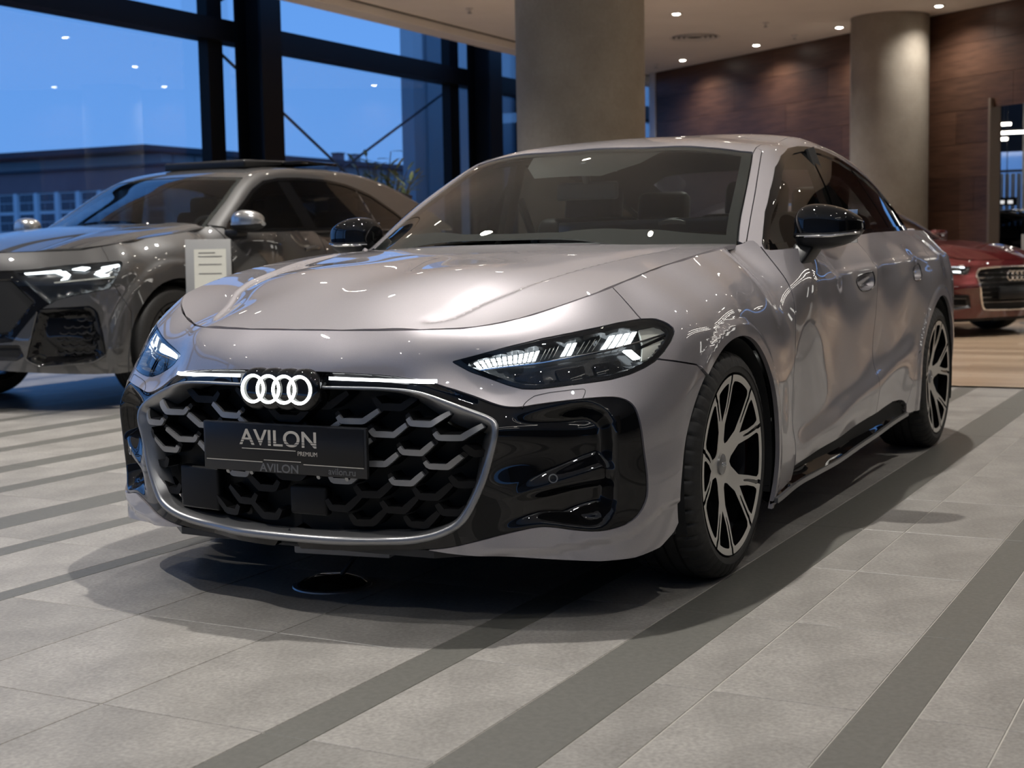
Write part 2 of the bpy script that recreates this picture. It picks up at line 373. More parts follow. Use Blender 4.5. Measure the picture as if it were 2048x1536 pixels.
# ------------------------------------------------------------------ wheels (shared by all cars)
def wheel(parent, loc, R, rim_r, width, side, rot=0.0, face=None, small_at=0.0, detail=True, caliper=None, turn=0.0, name='wheel'):
    """wheel part with sub-parts; built for the left side (outer face towards +y), side=-1 mirrors it"""
    w = bpy.data.objects.new(name, None); w.empty_display_size = .1; link(w, parent)
    w.location = loc; w.rotation_euler = (0, 0, turn)
    sg = side; hw = width/2
    # tyre: revolved profile with tread grooves and shoulder sipes
    prof = [(rim_r-.012, -.075), (rim_r+.012, .0), (rim_r+.03, .002), (R-.045, .004), (R-.022, -.004), (R-.008, -.017), (R-.001, -.036), (R, -.052)]
    pr = [(r, hw*0+h) for r, h in prof]
    yb = -width
    half = [(r, h) for r, h in prof]
    tread = []
    for gc in (.075, .115, .155, .195):
        if gc > width-.045: continue
        tread += [(R, -gc+.005), (R-.007, -gc+.003), (R-.007, -gc-.003), (R, -gc-.005)]
    back = [(r, -width-h) for r, h in reversed(prof)]
    pf = half+tread+back
    n = 288 if detail else 96
    q = np.arange(n)*2*np.pi/n; V = []
    for i, (r, h) in enumerate(pf):
        rr = np.full(n, r)
        if detail and R-.025 < r <= R+.001 and (-.06 < h < -.004 or h < -width+.06 or True) and h < -.003:
            per = 6; ph = (np.arange(n) % per) == 0
            if -.066 < h or h < -width+.066: rr = rr-np.where(ph, .006, 0)
        V.append(np.stack([rr*np.cos(q), np.full(n, h*1.0), rr*np.sin(q)], 1))
    V = np.concatenate(V); m = len(pf); F = []
    for i in range(m-1):
        a = i*n+np.arange(n); b = i*n+(np.arange(n)+1) % n; F.append(np.stack([a, a+n, b+n, b], 1))
    F = np.concatenate(F); V = V*[1, sg, 1]
    if sg < 0: F = F[:, ::-1]
    mesh_obj('tyre', V, F, M_RUB, w, True, 32)
    # rim barrel
    mb = MB(); mb.lathe([(rim_r+.004, -.004*sg), (rim_r+.006, -.016*sg), (rim_r-.012, -.028*sg), (rim_r-.022, -.09*sg), (rim_r-.03, -width*sg)], 72, axis='y'); mb.build('rim_barrel', M_SBLK if detail else M_HOUS, w)
    # face: polar sheet with five large and five small windows
    rg = np.linspace(.03, rim_r+.004, 40 if detail else 22); tg = np.linspace(0, 2*np.pi, 361 if detail else 181)
    sh = Sheet.grid(rg, tg)
    k_ = rim_r/.262
    rl = lambda r: np.interp(r, [.05, .07, .12, .18, .235, .25], [-.02, .014, .047, .058, .070, .060])*k_
    rs_ = lambda r: np.interp(r, [.10, .132, .18, .225, .25], [-.03, -.003, .024, .042, .044])*k_
    def fields(U):
        """distance fields of the window openings and of the black grooves along the spokes"""
        r, t = U[:, 0], U[:, 1]; d = np.full(len(U), 1.0); gr = np.full(len(U), -1.0)
        ac = (np.maximum(rs_(r), 0)/r+np.pi/5-np.maximum(rl(r), 0)/r)/2; gw = np.interp(r, [.135, .16, .25], [-.004, .0035, .0065])*k_
        for k in range(5):
            c = small_at+rot+2*np.pi*k/5
            a = (t-c+np.pi) % (2*np.pi)-np.pi; b = (t-c-np.pi/5+np.pi) % (2*np.pi)-np.pi
            d = np.minimum(d, -np.minimum(rs_(r)-r*np.abs(a), rim_r*.94-r)); d = np.minimum(d, -np.minimum(rl(r)-r*np.abs(b), np.minimum(r-.062, rim_r*.94-r)))
            gr = np.maximum(gr, gw-r*np.abs(np.abs(a)-ac))
        return d, gr
    full = sh.clip(lambda U: fields(U)[0])
    sh = full.clip(lambda U: -fields(U)[1]); pocket = full.clip(lambda U: fields(U)[1]+.001)
    def place(U, off=0.0):
        r, t = U[:, 0], U[:, 1]; dep = np.interp(r, [0, .03, .06, .11, .18, .24, .27], [-.040, -.040, -.036, -.026, -.012, -.003, 0])+off
        return np.stack([r*np.cos(t), dep*sg, r*np.sin(t)], 1)
    V = place(sh.U); fm = face or M_ALU
    Fs = sh.F if sg < 0 else sh.F[:, ::-1]
    mesh_obj('spoke_face', V, Fs, fm, w, True, 30)
    mesh_obj('spoke_groove', place(pocket.U, -.006), pocket.F if sg < 0 else pocket.F[:, ::-1], M_GBLK, w, True, 30)
    E = boundary(sh.F); bv = np.unique(E); mp = -np.ones(len(V), int); mp[bv] = np.arange(len(bv))
    # black flanks of the spokes, wider towards the back
    Ub = sh.U[bv].copy(); top = place(Ub, -.0006); bot = place(Ub, -.045)
    Q = np.stack([mp[E[:, 0]], mp[E[:, 1]], mp[E[:, 1]]+len(bv), mp[E[:, 0]]+len(bv)], 1)
    mesh_obj('spoke_flank', np.vstack([top, bot]), Q, M_GBLK, w, True, 30)
    # centre cap, brake disc, caliper
    mb = MB(); mb.lathe([(0, -.030*sg), (.022, -.0305*sg), (.031, -.034*sg), (.032, -.05*sg)], 32, axis='y'); cap = mb.build('centre_cap', M_SATIN, w)
    if detail:
        mb = MB()
        for k in range(4):
            cx = (k-1.5)*.0085
            mb.tube([(cx+.006*math.cos(a), -.0296*sg, .006*math.sin(a)) for a in np.linspace(0, 2*np.pi, 17)[:-1]], .0011, 5, closed=True)
        mb.build('cap_emblem', M_CHROME, cap)
        mb = MB()
        for k in range(5):
            a = small_at+rot+2*np.pi*k/5+.63; mb.lathe([(0, -.044*sg), (.007, -.044*sg), (.0075, -.06*sg)], 10, c=(.052*math.cos(a), 0, .052*math.sin(a)), axis='y')
        mb.build('wheel_bolts', M_SATIN, w)
    mb = MB(); mb.lathe([(.07, -.115*sg), (.175, -.112*sg), (.178, -.125*sg), (.175, -.140*sg), (.07, -.140*sg)], 64, axis='y'); mb.build('brake_disc', M_DISC, w)
    mb = MB(); mb.lathe([(0, -.085*sg), (.062, -.085*sg), (.075, -.115*sg)], 40, axis='y'); mb.build('hub', M_SBLK, w)
    ca = caliper if caliper is not None else math.pi
    poly = [(r*math.cos(a), r*math.sin(a)) for r, aa in ((.12, np.linspace(-.42, .42, 9)), (.192, np.linspace(.42, -.42, 9))) for a in aa+ca]
    mb = MB(); nP = len(poly)
    V = [(x, -.082*sg, z) for x, z in poly]+[(x, -.165*sg, z) for x, z in poly]
    mb.add(V, [tuple(range(nP)), tuple(range(2*nP-1, nP-1, -1))]+[(i, (i+1) % nP, nP+(i+1) % nP, nP+i) for i in range(nP)])
    mb.build('brake_caliper', M_REDC, w, bevel=.006)
    return w

# ------------------------------------------------------------------ the silver-grey saloon in front
def sec(x, *zy): return [(x, y, z) for z, y in zy]
def lvl(z, *xy): return [(x, y, z) for x, y in xy]
TRI = [(.875,.388,.624),(.865,.43,.61),(.857,.473,.595),(.842,.511,.579),(.825,.549,.564),(.815,.587,.546),(.821,.592,.504),(.824,.584,.461),(.828,.573,.418),(.835,.559,.377),(.842,.543,.336),(.849,.522,.296),(.86,.492,.266),(.87,.452,.244),(.874,.404,.229),(.875,.353,.218),
(.803,.359,.776),(.757,.417,.776),(.734,.446,.776),(.71,.475,.78),(.685,.503,.784),(.662,.532,.79),(.642,.563,.798),(.616,.59,.806),(.591,.617,.816),(.564,.644,.827),(.532,.668,.838),(.498,.691,.849),(.455,.711,.86),
(.73,.62,.623),(.741,.58,.632),(.753,.542,.647),(.769,.506,.661),(.781,.47,.679),(.793,.467,.696),(.768,.499,.706),(.745,.533,.715),(.724,.568,.725),(.7,.601,.734),(.673,.634,.743),(.646,.666,.75),(.615,.697,.757),(.583,.728,.764),
(.323,.735,.887),(.239,.745,.902),(.041,.762,.931),(-.172,.768,.954),(-.42,.76,.974),(-.607,.745,.981)]
LOWP = list(TRI)
LOWP += [(.92,0,.655),(.915,.2,.652),(.905,0,.70),(.862,0,.775),(.855,.15,.775),(.838,.25,.775),(.93,0,.5),(.925,.2,.5),(.905,.35,.5),(.93,0,.35),(.93,0,.24),(.915,.2,.24),(.93,0,.6),(.913,.2,.6)]
LOWP += lvl(.5,(.765,.69),(.69,.8),(.605,.87),(.5,.908),(.4,.928))+lvl(.4,(.764,.69),(.685,.8),(.6,.868),(.5,.912),(.4,.93))
LOWP += lvl(.3,(.755,.69),(.67,.8),(.59,.868),(.5,.908),(.4,.925))+lvl(.22,(.75,.69),(.672,.8),(.6,.868),(.5,.905),(.4,.922))
LOWP += lvl(.6,(.70,.72),(.64,.8),(.57,.866),(.48,.907),(.38,.928))+lvl(.66,(.66,.71),(.574,.8),(.5,.865),(.42,.907))
LOWP += lvl(.72,(.572,.80),(.46,.865),(.36,.908))+lvl(.77,(.48,.8),(.39,.855))+lvl(.80,(.41,.81),(.3,.885))
LOWP += sec(.3,(.7,.932),(.76,.91),(.82,.86))+sec(0.,(.4,.945),(.6,.948),(.72,.948),(.78,.938),(.84,.905),(.89,.845))
LOWP += sec(.167,(.69,.944),(.5,.944),(.3,.938))+sec(-.25,(.5,.945),(.66,.946),(.75,.94),(.83,.91),(.89,.86))
LOWP += sec(-.4,(.2,.935),(.3,.942),(.5,.945),(.65,.944),(.75,.933),(.83,.903),(.89,.855),(.94,.80))
LOWP += sec(-.68,(.17,.90),(.24,.918),(.295,.921),(.384,.911),(.49,.913),(.63,.921),(.74,.922),(.80,.914),(.853,.897),(.887,.874),(.918,.848),(.95,.825),(1.0,.79))
LOWP += sec(-1.2,(.17,.90),(.24,.918),(.31,.923),(.40,.915),(.49,.911),(.62,.914),(.73,.923),(.81,.921),(.85,.914),(.89,.896),(.93,.866),(.98,.82),(1.04,.78))
LOWP += sec(-1.8,(.17,.90),(.24,.915),(.32,.924),(.416,.922),(.5,.911),(.58,.910),(.73,.924),(.816,.926),(.86,.923),(.89,.914),(.93,.888),(1.0,.825),(1.06,.785))
LOWP += sec(-2.4,(.2,.91),(.3,.927),(.42,.928),(.52,.918),(.6,.916),(.74,.930),(.83,.935),(.88,.932),(.91,.92),(.96,.878),(1.02,.81),(1.06,.78))
LOWP += sec(-2.97,(.3,.935),(.5,.94),(.72,.947),(.83,.946),(.89,.935),(.93,.91),(.98,.85),(1.03,.785))
LOWP += sec(-3.4,(.25,.90),(.5,.922),(.7,.925),(.83,.915),(.9,.89),(.96,.84),(1.02,.77))
LOWP += sec(-3.7,(.25,.82),(.5,.845),(.7,.845),(.83,.835),(.9,.81),(.97,.76))
LOWP += lvl(.6,(-3.9,.7),(-3.99,.4),(-4.02,0))+lvl(.9,(-3.9,.65),(-4.0,.35),(-4.03,0))+lvl(.3,(-3.85,.68),(-3.94,.4),(-3.97,0))+lvl(1.0,(-3.85,.6),(-3.95,.3),(-3.98,0))
LOW = Lower(LOWP, [2.0 if i < len(TRI) else .6 for i in range(len(LOWP))], .05, -3.25, .9, .75, .14, 1.08)
HOODP = TRI[16:29]+TRI[43:]+[(.862,0,.775),(.855,.15,.775),(.838,.25,.775),(.80,0,.808),(.80,.15,.807),(.7,0,.850),(.55,0,.890),(.4,0,.918),(.2,0,.946),(0,0,.968),(-.2,0,.985),(-.31,.195,.994),(-.436,.428,.991),(-.565,.568,.989),(-.29,0,.995),(.2,.4,.937),(.5,.35,.893),(0,.5,.955)]
_A = np.array(HOODP); HOOD = BSurf(-.8, .95, 14, 0, .84, 8).fit(_A[:,0], _A[:,1], _A[:,2], np.r_[np.full(20, 2.0), np.ones(len(_A)-20)], 4e-6, sym='vlo')
TOPP = [(-.25,0,.955),(-.45,0,1.068),(-.7,0,1.187),(-.95,0,1.290),(-1.17,0,1.366),(-1.4,0,1.411),(-1.65,0,1.433),(-1.9,0,1.443),(-2.2,0,1.438),(-2.6,0,1.40),(-3.0,0,1.32),(-3.4,0,1.185),(-3.65,0,1.10),(-3.85,0,1.045),
(-1.247,.595,1.332),(-1.155,.615,1.280),(-1.044,.641,1.224),(-.95,.662,1.173),(-.86,.682,1.122),(-.783,.698,1.074),(-.712,.716,1.028),(-.655,.734,.988),
(-.5,.5,1.03),(-.8,.45,1.18),(-1.25,.4,1.372),(-1.22,.2,1.373),(-1.38,.56,1.363),(-1.65,.45,1.413),(-1.65,.58,1.392),(-1.9,.3,1.437),(-1.9,.55,1.419),(-1.9,.7,1.39),(-2.4,.5,1.398),(-2.4,.65,1.365),(-3.0,.5,1.285),(-3.0,.65,1.24),(-3.4,.5,1.15),(-3.4,.65,1.10),(-3.7,.5,1.04)]
SIDP = [(-.66,.82,.962),(-.7,.765,1.10),(-.96,.748,1.165),(-1.28,.69,1.285),(-1.5,.650,1.35),(-2.0,.640,1.385),(-2.5,.635,1.355),(-3.0,.64,1.25),(-1.2,.825,.985),(-1.8,.815,1.02),(-2.4,.80,1.03),(-2.95,.765,1.035),(-3.4,.70,1.03),(-3.8,.62,1.03),(-1.8,.742,1.2),(-2.4,.722,1.2),(-1.2,.742,1.2),(-1.2,.60,1.42),(-2,.605,1.45),(-3,.56,1.42),(-3.6,.55,1.2),(-.4,.83,.96),(-.4,.60,1.4),(-1.8,.875,.92),(-.5,.875,.90)]
class Green:
    """greenhouse: radius about the axis z = zg as smooth minimum of a roof surface and a side surface"""
    def __init__(s, top, sid, x0, x1, zlo, zhi, zg, ymax=.85, k=.045, lam=1e-5):
        s.zg, s.k = zg, k; A = np.array(top); B = np.array(sid)
        s.T = BSurf(x0, x1, 22, 0, ymax, 8).fit(A[:,0], A[:,1], A[:,2], np.ones(len(A)), lam, sym='vlo')
        s.S = BSurf(x0, x1, 16, zlo, zhi, 9).fit(B[:,0], B[:,2], B[:,1], np.ones(len(B)), lam)
    def rho(s, x, ph):
        x, ph = np.broadcast_arrays(x, ph); c, sn = np.cos(ph), np.sin(ph)
        def solve(g):
            a = np.zeros(x.shape); b = np.full(x.shape, 1.9)
            for _ in range(7):
                m = (a+b)/2; f = g(m) > 0; b = np.where(f, m, b); a = np.where(f, a, m)
            fa, fb = g(a), g(b)
            for _ in range(4):                      # secant steps inside the bracket
                m = np.clip(a-fa*(b-a)/np.where(np.abs(fb-fa) < 1e-12, 1e-12, fb-fa), 0, 1.9); fm = g(m)
                a, fa, b, fb = b, fb, m, fm
            return b
        rt = solve(lambda r: s.zg+r*sn-s.T(x, r*c)); rs = solve(lambda r: r*c-s.S(x, s.zg+r*sn))
        h = np.clip(.5+.5*(rs-rt)/s.k, 0, 1); return rs+(rt-rs)*h-s.k*h*(1-h)
    def table(s, gx, gp):
        """sampled radius for quick look-ups (fields only)"""
        s.gx, s.gp = gx, gp; s.tab = s.rho(*np.meshgrid(gx, gp, indexing='ij'))
    def quick(s, U):
        fx = np.clip((U[:,0]-s.gx[0])/(s.gx[1]-s.gx[0]), 0, len(s.gx)-1.001); fp = np.clip((U[:,1]-s.gp[0])/(s.gp[1]-s.gp[0]), 0, len(s.gp)-1.001)
        i, j = fx.astype(int), fp.astype(int); a, b = fx-i, fp-j; t = s.tab
        r = (t[i,j]*(1-b)+t[i,j+1]*b)*(1-a)+(t[i+1,j]*(1-b)+t[i+1,j+1]*b)*a
        return np.stack([U[:,0], r*np.cos(U[:,1]), s.zg+r*np.sin(U[:,1])], -1)
    def pt(s, x, ph, off=0.0):
        r = s.rho(x, ph)+off; return np.stack([x+0*r, r*np.cos(ph), s.zg+r*np.sin(ph)], -1)
GH = Green(TOPP, SIDP, -3.9, -.2, .85, 1.5, .80)

# outlines in (s, z) of the lower body
HL = [(.9239,.6923),(.8614,.7064),(.7702,.7286),(.6819,.7463),(.569,.764),(.4625,.7795),(.3791,.7859),(.335,.7849),(.3085,.7747),(.2967,.7596),(.299,.7469),(.3188,.728),(.3541,.7029),(.3968,.6788),(.4367,.6636),(.4799,.6504),(.5333,.6394),(.6026,.632),(.6687,.6254),(.7172,.6205),(.7491,.6214),(.7809,.6302),(.8312,.6498),(.8773,.6665)]
BZ_UP = [(1.46,.6695),(1.2788,.6688),(1.2003,.667),(1.1,.661),(1.0073,.6523),(.9584,.636),(.9077,.6196),(.8575,.6007),(.8199,.585),(.7945,.5782),(.7603,.5769),(.7145,.585),(.6218,.5947),(.546,.5972),(.5172,.591),(.4957,.5759),(.4877,.5524),(.4784,.4953),(.4626,.3981),(.4599,.3497),(.4615,.321),(.4796,.2882),(.5112,.2653),(.5584,.253),(.5985,.2499),(.6428,.2556),(.6985,.2673),(.7321,.2693),(.797,.2556),(.8689,.2369),(.9418,.2176),(.9927,.209),(1.1,.196),(1.46,.19)]
FR_OUT = [(1.46,.6335),(1.2288,.6328),(1.0739,.6302),(1.0184,.6236),(.9705,.6082),(.8923,.5772),(.8321,.5537),(.8205,.5403),(.8206,.5241),(.8305,.4675),(.8469,.402),(.8714,.3394),(.8986,.2846),(.9399,.2522),(.9959,.23),(1.069,.2139),(1.2429,.2105),(1.46,.210)]
FR_IN = [(1.46,.6245),(1.2288,.6238),(1.0739,.6205),(1.0184,.613),(.9705,.5965),(.8923,.5655),(.845,.5455),(.8359,.534),(.8375,.515),(.8465,.4725),(.8654,.4089),(.89,.3455),(.9171,.299),(.9393,.2784),(.9952,.2524),(1.0865,.2342),(1.2407,.2345),(1.46,.2345)]
FIN_IN = [(.62,.5935),(.583,.5856),(.5519,.5542),(.5467,.4863),(.541,.3752),(.5423,.3115),(.5638,.2728),(.5928,.2568),(.6428,.263),(.6985,.2742),(.7321,.277),(.80,.262),(.90,.235),(.95,.30),(.95,.6),(.86,.59),(.82,.5775),(.7945,.571),(.7603,.5695),(.7145,.5775)]
BLADE1 = [(.8203,.3364),(.7506,.3868),(.6996,.4047),(.5795,.4374),(.52,.4149),(.52,.3711),(.6134,.3585),(.7053,.3463)]
BLADE2 = [(.7213,.2742),(.6461,.2929),(.5818,.3084),(.52,.3088),(.52,.24),(.646,.24)]
_hz = np.array([(.862,0,.775),(.855,.15,.775),(.838,.25,.775)]+TRI[16:29]+TRI[43:]+[(-.64,.742,.990)])
_hs, _, _ = LOW.inv(_hz); HOOD_S = np.r_[_hs, -.712, -.734, -1.01, -2.16, -2.62, -2.93, -3.4, -4.6][::-1]; HOOD_Z = np.r_[_hz[:,2], 1.003, .962, .972, 1.022, 1.029, 1.034, 1.036, 1.036][::-1]
def hoodline(u): return np.interp(u, HOOD_S, HOOD_Z)
DOOR_F = [(-.72,1.1),(-.7251,.9501),(-.727,.8829),(-.7285,.83),(-.7285,.6278),(-.7285,.4875),(-.7285,.3764),(-.7384,.29),(-.742,.14)]
SEAM_B = [(-1.852,1.1),(-1.852,.9494),(-1.85,.85),(-1.848,.7288),(-1.848,.5748),(-1.848,.4952),(-1.852,.4),(-1.86,.14)]
SEAM_C = [(-2.93,1.1),(-2.93,.96),(-2.881,.9157),(-2.8472,.8628),(-2.7752,.7497),(-2.6832,.5496),(-2.5574,.4233),(-2.43,.278),(-2.36,.14)]
def sill_z(u): return np.interp(u, [-2.45,-2.4317,-2.36,-2.2891,-2.1736,-1.6163,-1.1375,-.7196,-.56,-.4338], [.22,.2604,.287,.2972,.3019,.2782,.2555,.230,.210,.1924])
def arch(U, uc, zc, a, b): return np.sqrt(((U[:,0]-uc)/a)**2+((U[:,1]-zc)/b)**2)-1   # > 0 outside the opening
def sm(t): t = np.clip(t, 0, 1); return t*t*(3-2*t)

def saloon():
    car = thing('car', label='silver-grey saloon car in the foreground with lit ring emblem on its grille', cat='car')
    P = car; G = .0022
    su = np.concatenate([np.arange(LOW.lo, -3.9, .03), np.arange(-3.9, .0, .016), np.linspace(0, LOW.hi, 150)])
    base = Sheet.grid(su, np.linspace(.14, 1.06, 96))
    d_arch = lambda U: np.minimum(arch(U, -.068, .315, .397, .400), arch(U, -3.03, .325, .397, .398))*.39
    d_hood = lambda U: hoodline(U[:,0])-U[:,1]-G
    f_hl = sdf(HL); f_bz = sdf(chaikin(BZ_UP, 1)); f_fo = sdf(chaikin(FR_OUT, 2)); f_fi = sdf(chaikin(FR_IN, 2))
    body = base.clip(d_hood).clip(d_arch)
    def put(sh, off=None): return LOW.pt(sh.U[:,0], sh.U[:,1]) if off is None else LOW.at(sh.U[:,0], sh.U[:,1], off)
    # ---- front bumper
    fender_poly = [(.397,1.2),(.3962,.8725),(.3917,.8425),(.385,.80),(.36,.73),(.397,.684),(.329,.673),(.2358,.6559),(.12,.58),(-.05,.3),(-.3,.16),(-.45,.05),(-.742,.05)]+DOOR_F[::-1]+[(-.72,1.2)]
    f_fen = sdf(fender_poly)
    zb = lambda u: np.interp(u, [.3156,.3409,.4057,.4976,.589,.798,.8695,.95,1.05,1.45], [.2365,.212,.1825,.170,.171,.192,.1957,.203,.214,.22])
    bump = body.clip(lambda U: np.where(U[:,0] > -.06, -f_fen(U)-G, -1)).clip(lambda U: -f_hl(U)-G).clip(lambda U: -f_bz(U)-.0008)
    bump = bump.clip(lambda U: U[:,1]-zb(U[:,0])).clip(lambda U: np.where((U[:,0] > 1.0) & (U[:,1] < .4), -1.0, 1.0))
    sh = bump
    # crease that runs under the intake: the lip steps outwards
    off = .010*sm((np.interp(sh.U[:,0], [.4,.4581,.513,.6158,.699,.8695,1.0], [.29,.2599,.2324,.2179,.2051,.1957,.19])+.004-sh.U[:,1])/.008)*sm((.90-sh.U[:,0])/.1)
    panel('front_bumper', put(sh, -off*.8), sh.F, M_PAINT, P, 'join', .014, True)
    # washer flap seam
    wf = [(.7583,.5754),(.7461,.5902),(.7154,.6085),(.607,.6198),(.6029,.6127),(.6167,.5929)]
    mb = MB(); mb2 = MB(); pp = dens(chaikin(wf, 1, False), .004)
    for sgn, b in ((1, mb), (-1, mb2)): b.tube(LOW.at(pp[:,0], pp[:,1], np.full(len(pp), -.0004))*[1, sgn, 1], .0012, 5)
    mb.build('washer_flap_seam', M_MBLK, P); mb2.build('washer_flap_seam', M_MBLK, P)
    # ---- front fenders, doors, rear quarters
    def both(name, sh, m, off=None, lip=.014):
        V = put(sh, off); a = panel(name, V, sh.F, m, P, None, lip, True); b = panel(name, V, sh.F, m, P, 'flip', lip, True); return a, b
    fen = body.clip(lambda U: f_fen(U)-G).clip(lambda U: -f_hl(U)-G)
    both('front_fender', fen, M_PAINT, .007*sm((.048-arch(fen.U, -.068, .315, .397, .400)*.395)/.010))
    left = lambda poly: (lambda U: np.interp(U[:,1], [p[1] for p in poly[::-1]], [p[0] for p in poly[::-1]])-U[:,0])   # > 0 behind the seam
    bF, bB, bC = left(DOOR_F), left(SEAM_B), left(SEAM_C)
    d_sill = lambda U: U[:,1]-sill_z(U[:,0])-G
    HND = {0: [(-1.6125,.8423),(-1.70,.855),(-1.7724,.8609),(-1.812,.8634),(-1.812,.8073),(-1.7487,.7893),(-1.6558,.7892),(-1.6256,.8064)],
           1: [(-2.4545,.8664),(-2.55,.874),(-2.63,.880),(-2.665,.880),(-2.66,.824),(-2.60,.806),(-2.50,.806),(-2.468,.823)]}
    def lips(U): return .007*sm((.048-np.minimum(arch(U, -.068, .315, .397, .400), arch(U, -3.03, .325, .397, .398))*.395)/.010)
    def crease(U):
        t = U[:,1]-np.interp(U[:,0], [-3.4,-2.766,-2.295,-1.788,-1.452,-1.12], [.915,.91,.898,.88,.865,.85])
        zc = .265+.235*(-U[:,0]-.75)/1.7; w_ = U[:,1]-zc
        return .0075*sm(1-np.where(t > 0, t/.016, -t/.055))*sm((-.75-U[:,0])/.5)+.015*np.exp(-np.where(w_ > 0, (w_/.045)**2, (w_/.085)**2))*sm((-.70-U[:,0])/.25)*sm((U[:,0]+2.62)/.25)+lips(U)
    doors = []
    for k, (name, a, b) in enumerate((('front_door', bF, bB), ('rear_door', bB, bC))):
        sh = body.clip(lambda U: a(U)-G).clip(lambda U: -b(U)-G).clip(d_sill)
        fh = sdf(chaikin(HND[k], 2))
        cut = sh.clip(lambda U: -fh(U)-.001)
        for dr, mir in zip(both(name, cut, M_PAINT, crease(cut.U)), (1, -1)):
            # flush handle: recessed bowl, bright rim, grip blade
            hh = sh.clip(lambda U: fh(U)); off = -.028*sm(fh(hh.U)/.012)
            o = panel('handle_bowl', put(hh, off), hh.F, M_PAINT, dr, None if mir > 0 else 'flip', 0, True)
            rim = chaikin(HND[k], 2); mb = MB(); mb.tube(LOW.at(rim[:,0], rim[:,1], np.full(len(rim), .0005))*[1, mir, 1], .0022, 6, closed=True); mb.build('handle_rim', M_GBLK, dr)
            c = np.array(HND[k]).mean(0); gx = np.linspace(c[0]+.075, c[0]-.055, 12); gz = np.linspace(c[1]-.012, c[1]+.016, 12)
            mb = MB(); mb.tube(LOW.at(gx, gz, np.full(12, -.012))*[1, mir, 1], .007, 8); mb.build('handle_grip', M_PAINT, dr)
            doors.append(dr)
    qt = body.clip(lambda U: bC(U)-G).clip(lambda U: U[:,1]-np.where(U[:,0] > -3.0, sill_z(np.minimum(U[:,0], -2.4))-G, .24))
    both('rear_quarter_panel', qt, M_PAINT, crease(qt.U))
    # ---- sill blades
    sl = base.clip(lambda U: sill_z(U[:,0])-U[:,1]-G).clip(lambda U: U[:,1]-np.interp(U[:,0], [-2.44,-1.9,-1.4,-1.0,-.44], [.225,.199,.175,.160,.163])).clip(lambda U: np.minimum(-.40-U[:,0], U[:,0]+2.44)).clip(d_arch)
    h = (sl.U[:,1]-.16)/np.maximum(sill_z(sl.U[:,0])-.16, .01)
    off = .018*sm((.34-h)/.1)-.020*sm((h-.34)/.14)*sm((1-h)/.16)-.004
    for nm, a in (('side_skirt', None),):
        V = put(sl, off); panel(nm, V, sl.F, M_GBLK, P, None, .02, True); panel(nm, V, sl.F, M_GBLK, P, 'flip', .02, True)
    uu = np.linspace(-2.40, -.43, 60); zz = np.interp(uu, [-2.44,-1.9,-1.4,-1.0,-.44], [.225,.199,.175,.160,.163])+.006
    for sgn in (1, -1):
        mb = MB(); q_ = LOW.at(uu, zz, np.full(60, .016))*[1, sgn, 1]
        for i in range(59): mb.bar(q_[i], q_[i+1], .012, .016)
        mb.build('skirt_blade', M_SATIN, P)
    # ---- gloss black grille surround with side intakes
    fine = Sheet.grid(np.linspace(.44, LOW.hi, 250), np.linspace(.18, .69, 132))
    bz = fine.clip(lambda U: f_bz(U)-.0008).clip(lambda U: -f_fo(U))
    f_in = sdf(chaikin(FIN_IN, 1)); f_b1 = sdf(BLADE1); f_b2 = sdf(BLADE2)
    u, z = bz.U.T; ins = f_in(bz.U)
    off = -.005-.058*sm(ins/.026)*sm((.83-u)/.22)
    off += .042*sm(f_b1(bz.U)/.034+.35)*sm((.81-u)/.20)*sm(ins/.03)+.034*sm(f_b2(bz.U)/.030+.30)*sm((.72-u)/.12)*sm(ins/.03)
    off += -.010*sm((f_bz(bz.U))/.010)*(u > .86)*(z > .56)
    panel('grille_surround', put(bz, off), bz.F, M_GBLK, P, 'join', .03, True, angle=75)
    for sgn in (1, -1):
        c = LOW.at(np.array([.6976]), np.array([.3943]), np.array([-.012]))[0]*[1, sgn, 1]; nn = LOW.nrm(np.array([.6976]), np.array([.3943]))[0]*[1, sgn, 1]
        t1 = np.cross(nn, [0, 0, 1]); t1 /= np.linalg.norm(t1); t2 = np.cross(t1, nn)
        mb = MB(); mb.tube([c+nn*.004+.0105*(math.cos(a)*t1+math.sin(a)*t2) for a in np.linspace(0, 2*np.pi, 25)[:-1]], .0018, 6, closed=True); mb.build('parking_sensor', M_SATIN, P)
    # ---- grille frame
    def rs(P_, n=150):
        P_ = chaikin(P_, 3, False); P_ = np.vstack([P_[:1]*[0,1]+[LOW.hi,0], P_[(P_[:,0] < LOW.hi)], P_[-1:]*[0,1]+[LOW.hi,0]])
        L_ = np.r_[0, np.cumsum(np.linalg.norm(np.diff(P_, axis=0), axis=1))]; t_ = np.linspace(0, L_[-1], n); return np.stack([np.interp(t_, L_, P_[:,k]) for k in (0, 1)], 1)
    fo_, fi_ = rs(FR_OUT), rs(FR_IN); rows_ = []
    for wgt, o_ in ((0,-.03),(0,.001),(.10,.006),(.30,.0075),(.62,.0075),(.86,.004),(1,-.002),(1.05,-.055)):
        q_ = fo_*(1-wgt)+fi_*wgt; rows_.append(LOW.at(q_[:,0], q_[:,1], np.full(150, o_)))
    V = np.concatenate(rows_); F = [(r*150+i_, r*150+i_+1, (r+1)*150+i_+1, (r+1)*150+i_) for r in range(len(rows_)-1) for i_ in range(149)]
    Vm = V*[1,-1,1]; mb = MB(); mb.add(V, F); mb.add(Vm, [f[::-1] for f in F]); o = mb.build('grille_frame', M_SATIN, P, angle=50)
    bm = bmesh.new(); bm.from_mesh(o.data); bmesh.ops.remove_doubles(bm, verts=[v for v in bm.verts if abs(v.co.y) < .001], dist=.002); bm.to_mesh(o.data); bm.free()
